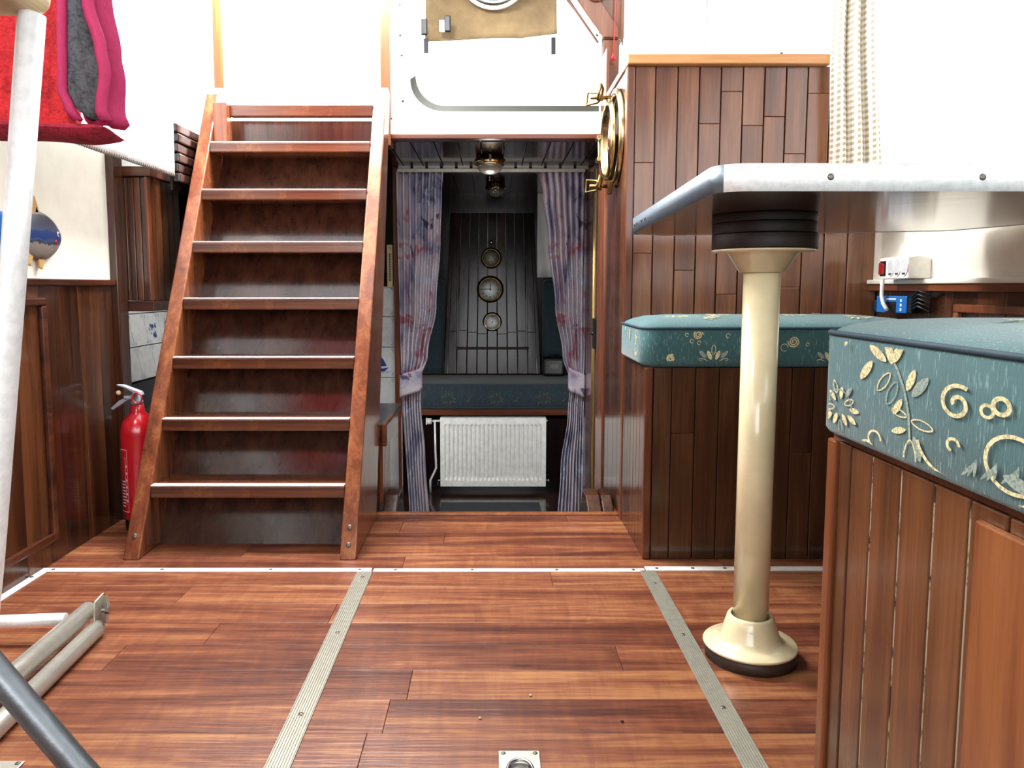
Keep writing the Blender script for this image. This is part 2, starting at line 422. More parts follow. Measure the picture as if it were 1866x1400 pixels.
# ---------------------------------------------------------------- left wall
XL = -1.12
wl = MB(); ed = [1.0, 1.1, 1.2, 1.3, 1.4, 1.5, 1.6, 1.7, 1.8, 1.9, 1.97, 2.083, 2.192, 2.27]
ed = edges(-1.5, 1.0, .1)+ed[1:]
boards(wl, ed, XL-.03, XL, 0, .705, 'y')
for i, j in ((3, .5), ): pass
wl.box(XL-.05, -1.5, 0, XL-.03, 2.3, .705, 0, .1)
wall_left = struct('wall_left', wl, 'wall_wood', bev=.0012)
mk('rail', MB().box(XL-.03, -1.5, .705, XL+.012, 2.3, .722), 'wall_wood_y', wall_left, bev=.003)
mk('panel', MB().box(XL-.03, -1.5, .722, XL-.002, 2.29, 1.12), 'paint_warm', wall_left)
dm = MB()   # moulding of the locker door in the wall
dm.box(XL, 1.1, .655, XL+.014, 1.914, .675); dm.box(XL, 1.895, .06, XL+.014, 1.914, .655); dm.box(XL, 1.1, .06, XL+.014, 1.895, .08)
mk('moulding', dm, 'wall_wood_y', wall_left, bev=.004)
mk('post', MB().box(XL-.03, 2.27, -.44, XL+.02, 2.33, 1.12), 'wall_wood', wall_left, bev=.003)

# window band above the left and right hull walls
for sgn, nm in ((-1, 'window_1'), (1, 'window_2')):
    X = 1.135*sgn; z0 = 1.12 if sgn < 0 else .93
    w = MB()
    for ya, yb in ((-1.5, -1.44), (-.1, -.04), (1.2, 1.26), (2.72, 2.8)): w.box(X-.015, ya, z0, X+.015, yb, 1.9)
    w.box(X-.015, -1.5, z0, X+.015, 2.8, z0+.03); w.box(X-.015, -1.5, 1.87, X+.015, 2.8, 1.9)
    o = struct(nm, w, 'paint')
    mk('pane', MB().box(X-.002, -1.5, z0+.03, X+.002, 2.8, 1.87), 'glass', o)

# roof with hatch opening, rear bulkhead
rf = MB()
rf.box(-1.35, -1.6, 1.95, 1.35, 1.3, 1.98); rf.box(-1.35, 2.75, 1.95, 1.35, 2.95, 1.98)
rf.box(-1.35, 1.3, 1.95, -1.0, 2.75, 1.98); rf.box(.6, 1.3, 1.95, 1.35, 2.75, 1.98)
rf.box(-1.35, -1.6, 1.9, -1.1, 2.8, 1.95); rf.box(1.1, -1.6, 1.9, 1.35, 2.8, 1.95)
struct('ceiling', rf, 'wall_wood_x')
wr = MB(); pass
wr = MB()
for a, b in zip(edges(-1.15, 1.15, .1), edges(-1.15, 1.15, .1)[1:]): wr.box(a+.001, -1.55, 0, b-.001, -1.52, .72)
struct('wall_rear', wr, 'wall_wood')

# ---------------------------------------------------------------- back bulkhead with hatch coaming and passage
def rrect(x0, z0, x1, z1, r, n=10):
    pts = []
    for cx, cz, a0 in ((x0+r, z0+r, 180), (x1-r, z0+r, 270), (x1-r, z1-r, 0), (x0+r, z1-r, 90)):
        for i in range(n+1): a = R(a0+90*i/n); pts.append((cx+r*cos(a), cz+r*sin(a)))
    return pts
def frame_rr(mb, outer, inner, y0, y1, mi=0):
    """outer, inner: equal-length loops of (x,z)"""
    n = len(inner); b = []
    for loop, y in ((outer, y0), (inner, y0), (inner, y1), (outer, y1)): b += [(p[0], y, p[1]) for p in loop]
    fs = []
    for k in range(4):
        for i in range(n): j = (i+1) % n; k2 = (k+1) % 4; fs.append((k*n+i, k*n+j, k2*n+j, k2*n+i))
    mb.add(b, fs, mi)
inner = rrect(-.295, 1.322, .385, 1.95, .12)
inner = [(.385-.0001*(i-11), 1.322) if 11 <= i <= 16 else ((.385, 1.322+.0005*(i-16)) if 16 < i <= 21 else p) for i, p in enumerate(inner)]
outer = [(-.358 if p[0] < .04 else .385, 1.243 if p[1] < 1.6 else 1.95) for p in inner]
# project the outer loop sensibly
outer = []
for (x, z) in inner:
    ox = -.358 if x < -.175 else (.386 if x > .265 else x); oz = 1.243 if z < 1.442 else (1.952 if z > 1.83 else z)
    if x < -.175 and z < 1.442:
        if abs(x+.295) < abs(z-1.322): ox, oz = -.358, z-.0+(-.079)*(1.442-z)/.12
        else: ox, oz = x-.063*(-.175-x)/.12, 1.243
    outer.append((ox, oz))
co = MB(); frame_rr(co, outer, inner, 2.8, 2.83)
wall_back = struct('wall_back', co, 'paint')
for sx, sz in ((-.325, 1.69), (-.325, 1.585), (-.32, 1.517), (.37, 1.585), (.365, 1.66), (-.318, 1.36)):
    mk('screw', MB().lathe((sx, 2.8, sz), [(.006, 0), (.005, -.003), (.001, -.003)], 'y', 12), 'screw', wall_back)
# olive gasket round the hatch opening
gk = MB(); ga = rrect(-.293, 1.324, .8, 2.2, .118); gb = rrect(-.275, 1.35, .78, 2.15, .105)
n = len(ga); keep = [i for i in range(n-1) if ga[i][0] < .39 and ga[i][1] < 1.45]
for i in keep:
    a0, a1, b0, b1 = ga[i], ga[i+1], gb[i], gb[i+1]
    if a1[0] > .38: a1 = (.384, ga[i][1]); b1 = (.384, gb[i][1])
    gk.add([(a0[0], 2.832, a0[1]), (a1[0], 2.832, a1[1]), (b1[0], 2.838, b1[1]), (b0[0], 2.838, b0[1])], [(0, 1, 2, 3)])
mk('gasket', gk, 'olive', wall_back, solid=.004, keepopen=True)
# inner hatch leaf behind the opening
hl = MB(); hl.box(-.30, 2.875, 1.31, .386, 2.89, 1.5)
mk('hatch_leaf', hl, 'paint', wall_back, bev=.003)
dg = MB()   # diagonal metal channel and wooden corner at the right of the hatch
dg.ext([(.386, 2.795, 1.565), (.24, 2.795, 1.745), (.24, 2.795, 1.80), (.30, 2.795, 1.76), (.386, 2.795, 1.655)], (0, .03, 0), 0)
mk('corner_plate', dg, 'paint', wall_back)
dr = MB(); dr.ext([(.368, 2.785, 1.552), (.374, 2.785, 1.556), (.255, 2.785, 1.72), (.245, 2.785, 1.72)], (0, .012, 0))
mk('beading', dr, 'red_trim_v', wall_back)

# upright posts of the bulkhead
struct('trim_9', MB().box(-.394, 2.78, 1.2, -.359, 2.85, 1.95), 'near_trim', bev=.003)
struct('trim_10', MB().box(-1.03, 2.76, 1.05, -.975, 2.84, 1.95), 'paint_warm', bev=.003)
struct('trim_11', MB().box(-.972, 2.77, 1.1, -.94, 2.84, 1.95), 'near_trim', bev=.003)
pr_ = MB(); pr_.box(.388, 2.78, -.44, .445, 2.86, 1.563, 0, .3)
pr_.box(.388, 2.78, 1.566, .46, 2.86, 1.95, 0, .7)
pr_.ext([(.386, 2.77, 1.568), (.27, 2.77, 1.73), (.27, 2.77, 1.80), (.30, 2.77, 1.80), (.44, 2.77, 1.60), (.44, 2.77, 1.568)], (0, .015, 0))
pr_.ext([(.30, 2.779, 1.78), (.30, 2.779, 1.95), (.45, 2.779, 1.95), (.45, 2.779, 1.568)], (0, .01, 0), 0, .2)
struct('trim_12', pr_, 'teak_v', bev=.003)
struct('trim_13', MB().box(-.36, 2.79, 1.226, .388, 2.85, 1.243), 'wall_wood_x', bev=.002)   # lintel

# panelling left of the coaming beyond the ladder (white), door pane
w3 = MB(); w3.box(-.94, 2.83, 1.2, -.90, 2.86, 1.95); w3.box(-.43, 2.83, 1.2, -.394, 2.86, 1.95); w3.box(-.9, 2.83, 1.2, -.43, 2.86, 1.4); w3.box(-.9, 2.83, 1.9, -.43, 2.86, 1.95)
o = struct('window_3', w3, 'paint'); mk('pane', MB().box(-.9, 2.843, 1.4, -.43, 2.847, 1.9), 'glass', o)
w4 = MB(); w4.box(-1.35, 2.83, 1.05, -1.03, 2.86, 1.95)
struct('wall_back', w4, 'paint')
wb2 = MB(); wb2.box(.46, 2.8, 1.2, .752, 2.83, 1.95); wb2.box(.754, 2.8, 1.2, 1.2, 2.83, 1.95)
w5 = struct('wall_back', wb2, 'paint', bev=.001)
mk('screw', MB().lathe((1.02, 2.8, 1.52), [(.006, 0), (.005, -.003), (.001, -.003)], 'y', 12), 'screw', w5)

# ceiling of the passage and rear cabin
cm = MB()
for a, b in zip(edges(-.55, .55, .085), edges(-.55, .55, .085)[1:]):
    cm.box(a+.002, 2.83, 1.222, b-.002, 3.46, 1.238)
cm.box(-1.4, 2.83, 1.238, 1.3, 3.46, 1.25); cm.box(-1.4, 3.452, 1.238, 1.3, 3.459, 1.30)
struct('ceiling', cm, 'dark_wood_y', bev=.002)
cc = MB()
for a, b in zip(edges(-1.3, 1.3, .1), edges(-1.3, 1.3, .1)[1:]): cc.box(a+.002, 3.46, 1.26, b-.002, 4.68, 1.275)
cc.box(-1.3, 3.46, 1.276, 1.3, 4.68, 1.29); cc.box(-1.3, 4.682, 1.2, 1.3, 4.69, 1.29); cc.box(-.67, 3.46, 1.2, -.66, 4.68, 1.29); cc.box(.66, 3.46, 1.2, .67, 4.68, 1.29)
struct('ceiling', cc, 'dark_wood_y')

# right wall of the passage: partition side
ps = MB()
# side boards (facing -X), from the settee front to the bulkhead
boards(ps, edges(1.955, 2.27, .045), .389, .41, 0, .5, 'y')
boards(ps, [2.27, 2.36, 2.45, 2.55, 2.64, 2.78], .389, .41, -.44, 1.33, 'y')
boards(ps, [1.955, 2.0, 2.27], .405, .42, 0, .4, 'y') if False else None
side = struct('wall_right', ps, 'side_wood', bev=.0015)
tr = MB(); tr.box(.383, 2.66, -.44, .392, 2.785, 1.5, 0, .6); tr.box(.383, 2.3, -.44, .391, 2.45, .0, 0, .2)
mk('trim_board', tr, 'red_trim_v', side, bev=.002)
# partition front (facing the camera)
xs = [.41, .469, .533, .595, .657, .72, .782, .844, .906, .971, 1.04, 1.115]
rj = [[1.06, .8], [.62], [.95, .75], [1.17, .9], [1.26, .68], [1.165], [1.19, .86], [1.085, .7], [1.255], [], [], []]
pf = MB(); boards(pf, xs[:-1], 2.27, 2.29, .45, 1.33, 'x', rj, gap=.0035); pf.box(1.0415, 2.27, .45, 1.128, 2.29, .925)
pf.box(.405, 2.292, .0, 1.04, 2.3, 1.33, 0, 0); pf.box(1.04, 2.292, .0, 1.18, 2.3, .93, 0, 0)
pfo = struct('wall_right', pf, 'teak_v', bev=.0016)
mk('corner_post', MB().box(.386, 2.262, 0, .409, 2.3, 1.33), 'red_trim_v', pfo, bev=.004)
mk('capping', MB().box(.384, 2.245, 1.331, .962, 2.34, 1.358), 'oak_trim', pfo, bev=.003)
sc_ = MB(); sc_.box(.384, 2.34, 1.331, .41, 2.79, 1.352)
mk('side_capping', sc_, 'red_trim_v', pfo, bev=.003)
struct('ceiling', MB().box(.41, 2.34, 1.331, 1.15, 2.8, 1.345), 'paint')

# right hull wall
wr2 = MB(); boards(wr2, edges(-1.5, 2.291, .1), 1.13, 1.16, 0, .69, 'y'); wr2.box(1.16, -1.5, 0, 1.18, 2.3, .69)
wr_o = struct('wall_right', wr2, 'wall_wood', bev=.0012)
mk('rail', MB().box(1.105, -1.5, .69, 1.16, 2.27, .709), 'wall_wood_y', wr_o, bev=.003)
mk('panel', MB().box(1.118, -1.5, .709, 1.16, 2.268, .96), 'paint_warm', wr_o)
mk('ledge', MB().box(1.098, -1.5, .709, 1.12, 2.268, .722), 'paint_warm', wr_o, bev=.004)
pd = MB(); pd.box(1.118, 1.0, .64, 1.132, 1.87, .66); pd.box(1.118, 1.85, .3, 1.132, 1.87, .64)
mk('moulding', pd, 'red_trim_v', wr_o, bev=.003)

# door frame and passage bulkhead (Y 3.42)
db = MB(); db.box(-.434, 3.40, -.44, -.408, 3.45, 1.222); db.box(.412, 3.40, -.44, .435, 3.45, 1.222); db.box(-.408, 3.42, 1.2, .412, 3.45, 1.222)
struct('door_1', db, 'red_trim_v', bev=.003)
pw = MB()
boards(pw, [2.86, 2.95, 3.04, 3.13, 3.22, 3.31, 3.40], .43, .45, -.44, 1.222, 'y')
struct('wall_passage', pw, 'wall_wood', bev=.0015)
struct('wall_galley', MB().box(-1.4, 3.46, -.44, -.434, 3.48, 1.238).box(.435, 3.46, -.44, 1.3, 3.48, 1.238), 'dark_wood')
hg = MB(); hg.box(.398, 3.30, -.40, .43, 3.306, 1.16); hg.box(.398, 3.312, -.40, .43, 3.318, 1.16)
mk('piano_hinge', MB().box(.404, 3.05, -.16, .408, 3.075, 1.16).tube([(.402, 3.063, -.16), (.402, 3.063, 1.16)], .005, 10), 'gilt', at=(.404, 3.06, -.16),
   label='long pale brass hinge strip running up the right side of the dark doorway', category='hinge')
struct('door_2', MB().box(.409, 3.04, -.2, .43, 3.39, 1.19), 'wall_wood', bev=.003)
mk('door_latch', MB().box(.395, 3.0, .46, .409, 3.035, .58).ball((.395, 3.017, .52), .008), 'black', at=(.4, 3.017, .5), bev=.003,
   label='black latch block on the right frame of the dark doorway', category='latch')

# ---------------------------------------------------------------- tiles
def tile_art(mb, o, u, v, nrm, s, kind):
    o = Vector(o); u = Vector(u); v = Vector(v); nrm = Vector(nrm)*.0006
    P = lambda a, b: o+u*(a*s)+v*(b*s)+nrm
    def poly(pts, mi): mb.add([P(*p) for p in pts], [list(range(len(pts)))], mi)
    rn = random.Random(kind*13+5)
    for cx, cy in ((.06, .06), (.94, .06), (.06, .94), (.94, .94)):   # corner ornaments
        sx = 1 if cx < .5 else -1; sy = 1 if cy < .5 else -1
        for k in range(3):
            poly([(cx, cy), (cx+sx*(.1-.03*k), cy+sy*(.02+.04*k)), (cx+sx*(.085-.03*k), cy+sy*(.035+.045*k))], 2 if k else 1)
    if kind % 4 == 1:   # sailing ship
        poly([(.25, .3), (.36, .2), (.62, .19), (.76, .33), (.6, .3)], 1)
        poly([(.45, .33), (.47, .8), (.5, .8), (.49, .33)], 1)
        poly([(.3, .36), (.44, .38), (.44, .68), (.36, .55)], 2); poly([(.51, .36), (.7, .38), (.6, .58), (.51, .7)], 1)
        for k in range(10):
            a, b = .15+.7*rn.random(), .1+.1*rn.random(); poly([(a, b), (a+.12, b+.01), (a+.1, b+.025)], 2)
    elif kind % 4 == 3:  # flower basket
        for k in range(16):
            a, rr = rn.random()*6.28, .06+.2*rn.random(); cx, cy = .48+rr*cos(a), .5+rr*sin(a)*.9; q = .03+.04*rn.random()
            poly([(cx+q*cos(t*pi/3), cy+q*sin(t*pi/3)) for t in range(6)], 1 if k % 3 else 2)
        poly([(.36, .3), (.42, .2), (.58, .2), (.64, .3)], 1)
def tile_wall(name, o, u, v, nrm, cols, rows, s, label_kind):
    mb = MB(); o = Vector(o); u = Vector(u).normalized(); v = Vector(v).normalized(); nrm = Vector(nrm).normalized(); g = .0018
    for i in range(cols):
        for j in range(rows):
            a = o+u*(i*s)+v*(j*s)
            mb.ext([a+u*g+v*g, a+u*(s-g)+v*g, a+u*(s-g)+v*(s-g), a+u*g+v*(s-g)], nrm*.005, 0)
            tile_art(mb, a+nrm*.005, u, v, nrm, s, label_kind[(i*3+j*5) % len(label_kind)])
    mb.ext([o, o+u*cols*s, o+u*cols*s+v*rows*s, o+v*rows*s], -nrm*.006, 3)
    return mb
tk = [0, 1, 0, 0, 3, 0, 0, 1]
tm = MB()
S_ = .137
tm = tile_wall('', (-.434-.137*5, 3.45, -.289-.1), (1, 0, 0), (0, 0, 1), (0, -1, 0), 5, 8, S_, [0])
# motifs placed so the ship and basket tiles sit in the visible column
def art_at(mb, col, row, kind):
    tile_art(mb, Vector((-.434-.137*5+col*S_, 3.4446, -.389+row*S_)), (1, 0, 0), (0, 0, 1), (0, -1, 0), S_, kind)
for c_, r_, k_ in ((4, 2, 3), (4, 5, 1), (3, 3, 1), (2, 4, 3), (1, 2, 1)): art_at(tm, c_, r_, k_)
struct('wall_tiles', tm, ['tile', 'delft', 'delft_pale', 'grout'])
# hull side tiles, flaring outward
t2 = tile_wall('', (-1.235, 2.34, .375), (0, 1, 0), (-.22, 0, 1), (1, 0, .22), 8, 3, .118, [0, 0, 1, 0, 3, 0, 0, 1, 3])
struct('wall_tiles', t2, ['tile', 'delft', 'delft_pale', 'grout'])
struct('wall_galley', MB().box(-1.42, 2.33, -.44, -1.34, 3.48, 1.2), 'dark_wood')
struct('wall_galley', MB().box(-.60, 3.435, .705, -.434, 3.459, 1.222), 'dark_wood')

# ---------------------------------------------------------------- galley counter
ct = thing('galley_counter', (-.8, 2.65, -.44), 'low wooden galley counter behind the steps with dark top and tiled splashback', 'counter')
mk('cabinet', MB().box(-1.2, 2.42, -.44, -.365, 2.95, .235), 'wall_wood', ct, bev=.003)
mk('worktop', MB().box(-1.22, 2.40, .236, -.352, 2.96, .252), 'slate', ct, bev=.002)
mk('backsplash', MB().ext([(-1.225, 2.4, .253), (-1.15, 2.4, .253), (-1.15, 2.4, .30), (-1.225, 2.4, .372)], (0, .75, 0)), 'slate', ct, bev=.002)
fr = MB(); fr.box(-1.2, 2.385, .225, -.352, 2.399, .272, 0, .4); fr.box(-.351, 2.385, .2, -.332, 2.6, .272, 0, .8)
mk('fiddle_rail', fr, 'wall_wood_x', ct, bev=.006)
gr_ = MB(); boards(gr_, edges(2.43, 2.62, .03), -.365, -.352, -.0, .22, 'y', gap=.004)
mk('end_panel', gr_, 'ladder_side', ct, bev=.002)
hob = thing('hob', (-1.0, 2.6, .252), 'grey glass hob lid on the galley counter behind the fire extinguisher', 'hob')
mk('lid', MB().box(-1.14, 2.47, .2525, -.8, 2.85, .272), 'hob', hob, bev=.003)
mk('handle', MB().tube([(-1.12, 2.45, .28), (-.82, 2.45, .28)], .004).tube([(-1.12, 2.45, .28), (-1.12, 2.47, .265)], .003).tube([(-.82, 2.45, .28), (-.82, 2.47, .265)], .003), 'steel', hob)

# hanging cabinet
hc = thing('hanging_cabinet', (-1.05, 2.36, .62), 'wall hung cabinet of upright mahogany boards between white panel and steps', 'cabinet')
b_ = MB(); boards(b_, [-1.13, -1.10, -1.078, -1.058, -1.042], 2.345, 2.36, .66, 1.03, 'x')
mk('front_boards', b_, 'wall_wood', hc, bev=.002)
b_ = MB()
for k in range(5):
    t0, t1 = k/5, (k+1)/5; A = Vector((-1.035, 2.35, .66)); D = Vector((.012, .20, 0))
    p0, p1 = A+D*t0, A+D*(t1-.015); b_.ext([p0, p1, p1+Vector((0, 0, .37)), p0+Vector((0, 0, .37))], (-.015, .004, 0))
mk('side_boards', b_, 'wall_wood', hc, bev=.0015)
mk('corner_post', MB().box(-1.042, 2.335, .66, -1.032, 2.36, 1.03), 'red_trim_v', hc, bev=.002)
mk('bottom_rail', MB().box(-1.13, 2.332, .628, -1.025, 2.56, .659), 'wall_wood_x', hc, bev=.002)
mk('shelf', MB().box(-1.09, 2.36, .661, -1.05, 2.55, .67), 'dark_wood', hc)
mk('top_rail', MB().box(-1.13, 2.332, 1.031, -1.018, 2.56, 1.06), 'wall_wood_x', hc, bev=.002)
# louvred deck-side panel
lv = thing('slatted_panel', (-.95, 2.4, 1.03), 'slatted dark wood panel above the hanging cabinet, left of the ladder top', 'panel')
for k in range(6):
    z = 1.175-.03*k; mk('slat', MB().box(-.984, 2.41, z, -.966+.004*(k % 2), 2.755, z+.027), 'dark_wood_y', lv, bev=.004)
mk('back_board', MB().box(-.992, 2.41, 1.0, -.985, 2.755, 1.2), 'dark_wood', lv)

# thermometer
th = thing('thermometer', (-.455, 3.43, .7), 'slim pale wooden wall thermometer above the delft tiles beside the curtain', 'thermometer')
mk('plate', MB().box(-.466, 3.427, .70, -.441, 3.434, .888), 'thermo', th, bev=.002)
mk('tube', MB().tube([(-.4535, 3.424, .73), (-.4535, 3.424, .85)], .0018, 8).ball((-.4535, 3.424, .73), .003, n=8), 'ink', th)
tt = MB()
for k in range(11): tt.box(-.463, 3.4262, .735+.011*k, -.457, 3.4268, .7365+.011*k); tt.box(-.450, 3.4262, .735+.011*k, -.444, 3.4268, .7365+.011*k)
mk('scale_marks', tt, 'ink', th)
def text(body, size, loc, rot, mat, parent, name='lettering', ext=.0002):
    c = bpy.data.curves.new(name, 'FONT'); c.body = body; c.size = size; c.extrude = ext; c.align_x = 'CENTER'; c.align_y = 'CENTER'
    c.materials.append(M[mat]); o = bpy.data.objects.new(name, c); COL.objects.link(o); o.parent = parent
    me = bpy.data.meshes.new_from_object(o); bpy.data.objects.remove(o); o = bpy.data.objects.new(name, me); COL.objects.link(o); o.parent = parent
    o.location = Vector(loc)-Vector(parent['_w']); o.rotation_euler = rot; return o
text('°C', .013, (-.4535, 3.4262, .873), (R(90), 0, 0), 'ink', th)

# ---------------------------------------------------------------- companion ladder
lad = thing('companion_ladder', (-.65, 1.92, 0), 'varnished wooden steps with white nosing strips leading up to the wheelhouse', 'ladder')
XI0, XI1 = -.911, -.394; SL = .53
def stringer(x0, x1):
    m = MB(); m.ext([(x0, 1.92, 0), (x0, 1.92+SL*1.34, 1.34), (x0, 1.96+SL*1.36, 1.375), (x0, 2.72, 1.36), (x0, 2.28, 0)], (x1-x0, 0, 0)); return m
for x0, x1 in ((XI0-.042, XI0), (XI1, XI1+.042)):
    st = mk('stringer', stringer(x0, x1), 'ladder_side', lad, bev=.004)
    for z in (.055,) if x0 < -.5 else (.075, .035):
        mk('bolt', MB().lathe(((x0+x1)/2, 1.92+SL*z, z), [(.007, 0), (.006, -.002), (.001, -.001)], 'y', 14, frm=Matrix.Rotation(-.49, 3, 'X')), 'screw', st)
bp = MB(); bp.ext([(XI0, 2.05, 0), (XI1, 2.05, 0), (XI1, 2.05+SL*1.27, 1.27), (XI0, 2.05+SL*1.27, 1.27)], (0, .018, -.006))
mk('back_panel', bp, 'ladder_back', lad)
tz = [.172, .337, .5, .666, .836, 1.004, 1.165]
tr0 = None; no0 = None
for i, z in enumerate(tz):
    y = 1.92+SL*z-.008
    if tr0 is None:
        tr0 = mk('tread', MB().box(XI0, y, z-.031, XI1, y+.14, z, 0, .5), 'ladder_tread', lad, bev=.003)
        no0 = mk('nosing', MB().box(XI0+.001, y+.001, z, XI1-.001, y+.024, z+.0035), 'nosing', tr0, bev=.001); z0_, y0_ = z, y
    else:
        t_ = copy_part(tr0, lad, (0, y-y0_, z-z0_)); n_ = copy_part(no0, t_, (0, 0, 0)); n_.location = (0, 0, 0)
mk('top_rail', MB().box(XI0+.045, 2.60, 1.262, XI1, 2.63, 1.30), 'ladder_tread', lad, bev=.003)
mk('top_cleat', MB().box(XI0, 2.57, 1.17, XI0+.045, 2.62, 1.30), 'ladder_side', lad, bev=.003)
mk('top_board', MB().box(XI0, 2.665, 1.16, XI1, 2.68, 1.262), 'ladder_back', lad, bev=.002)

# ---------------------------------------------------------------- short step stringers below the threshold
for x0, lb in ((-.345, 'left end of a step rail just below the threshold, beside the tiles'), (.30, 'right end of a step rail just below the threshold, beside the panelling')):
    m = MB(); m.ext([(x0, 2.34, .01), (x0, 2.42, .055), (x0, 2.50, .055), (x0, 2.62, -.1), (x0, 2.34, -.3)], (.045, 0, 0))
    if x0 > 0: m.ext([(x0+.048, 2.34, .01), (x0+.048, 2.42, .055), (x0+.048, 2.50, .055), (x0+.048, 2.62, -.1), (x0+.048, 2.34, -.3)], (.035, 0, 0))
    m.v = [(a, b, c-.02) for a, b, c in m.v]
    mk('step_rail', m, 'wall_wood', at=(x0, 2.4, -.3), bev=.004, label='mahogany '+lb, category='rail')

# ---------------------------------------------------------------- curtains
def interp(tab, z):
    tab = sorted(tab)
    if z <= tab[0][0]: return tab[0][1]
    for (z0, a), (z1, b) in zip(tab, tab[1:]):
        if z <= z1: t = (z-z0)/(z1-z0); t = t*t*(3-2*t); return a+(b-a)*t
    return tab[-1][1]
def curtain(name, left, right, label, seed):
    rn = random.Random(seed); ph = [rn.random()*6 for _ in range(4)]
    t = thing(name, ((left[0][1]+right[0][1])/2, 3.38, -.36), label, 'curtain', 'patterned curtains in the dark doorway')
    def fn(u, v):
        z = -.40+v*1.595; a = interp(left, z); b = interp(right, z)
        k = 7; x = a+(b-a)*(u+.012*sin(2*pi*k*u+ph[0]+v*2)); wst = math.exp(-((z-.30)/.12)**2)
        y = 3.38-.02*(1-.6*wst)*sin(2*pi*k*u+ph[1]+1.5*sin(3*v+ph[2]))-.006*sin(2*pi*2.3*u+v*5+ph[3])
        return (x, y, z)
    mk('drape', MB().grid(fn, 90, 90), 'curtain', t, solid=.002, keepopen=True)
    zb = .30; a, b = interp(left, zb), interp(right, zb)
    def band(u, v):
        ang = pi*u; x = (a+b)/2-(b-a+.012)/2*cos(ang); z = .335-.10*v+(.045*(1-u) if a < 0 else .045*u)*-1+.02
        return (x, 3.375-.030*sin(ang)**.5-.003*sin(9*u), z)
    mk('tieback', MB().grid(band, 30, 8), 'curtain', t, solid=.003, keepopen=True)
    return t
curtain('curtain', [(-.4, -.375), (.3, -.402), (1.2, -.41)],
        [(-.4, -.285), (-.05, -.302), (.2, -.318), (.3, -.316), (.4, -.285), (.62, -.245), (.9, -.225), (1.1, -.218), (1.2, -.212)],
        'left patterned grey and mauve curtain, tied back beside the tiles', 3)
curtain('curtain', [(-.4, .290), (-.1, .305), (.14, .335), (.28, .345), (.4, .31), (.62, .275), (.9, .245), (1.1, .222), (1.2, .208)],
        [(-.4, .4), (1.2, .408)],
        'right patterned grey and mauve curtain, tied back beside the brass hinge', 8)
cr = thing('curtain_rail', (0, 3.37, 1.2), 'white curtain rail across the top of the dark doorway', 'rail')
mk('track', MB().box(-.408, 3.355, 1.193, .400, 3.372, 1.207), 'white_rail', cr, bev=.002)
bk = MB()
for k in range(13): x = -.405+.064*k; bk.box(x, 3.376, 1.207, x+.052, 3.384, 1.222)
mk('fixing_blocks', bk, 'white_rail', cr)

# ---------------------------------------------------------------- ceiling lamps
def lamp(x, y, z, r, label):
    t = thing('ceiling_lamp', (x, y, z), label, 'lamp')
    mk('base', MB().lathe((x, y, z), [(r*.9, 0), (r*.9, -.012), (r, -.016), (r, -.034), (r*.88, -.040), (r*.84, -.034)], n=48), 'brass', t)
    mk('shade', MB().lathe((x, y, z), [(r*.86, -.032), (r*.8, -.05), (r*.6, -.064), (r*.3, -.072), (.001, -.074)], n=40), 'dial_grey', t)
    mk('catch', MB().box(x-.004, y-r-.006, z-.03, x+.006, y-r+.004, z-.004), 'black', t, bev=.001)
add_passage_fill(-.009, 3.12, 1.10)
lamp(-.009, 3.12, 1.222, .062, 'round brass ceiling lamp on dark boards just above the curtain rail')
lamp(.018, 4.2, 1.26, .055, 'round brass ceiling lamp deep inside the dark cabin behind the curtains')
mk('lamp_chain', MB().tube([(-.011, 3.40, 1.193), (-.011, 3.40, 1.165)], .0025).ball((-.011, 3.40, 1.165), .005, n=8), 'brass', at=(-.011, 3.4, 1.19),
   label='tiny brass pull hanging below the middle of the curtain rail', category='pull')

# ---------------------------------------------------------------- rear cabin
struct('wall_cabin', MB().box(-1.3, 4.66, -.44, 1.3, 4.68, 1.26), 'dark_wood')
struct('wall_cabin', MB().box(.27, 4.652, .76, .635, 4.659, 1.258), 'paint')
struct('wall_cabin', MB().box(-.64, 3.49, -.44, -.625, 4.66, 1.259), 'dark_wood')
struct('wall_cabin', MB().box(.64, 3.49, -.44, .655, 4.66, 1.259), 'dark_wood')
be = thing('bench', (0, 4.3, -.44), 'built-in bench with dark wooden front board inside the rear cabin', 'bench')
mk('front_panel', MB().box(-.6, 4.24, -.44, .62, 4.26, -.03), 'dark_wood', be)
mk('front_rail', MB().box(-.6, 4.20, -.005, .62, 4.26, .035), 'wall_wood_x', be, bev=.004)
mk('seat_board', MB().box(-.6, 4.26, .01, .62, 4.65, .03), 'dark_wood', be)

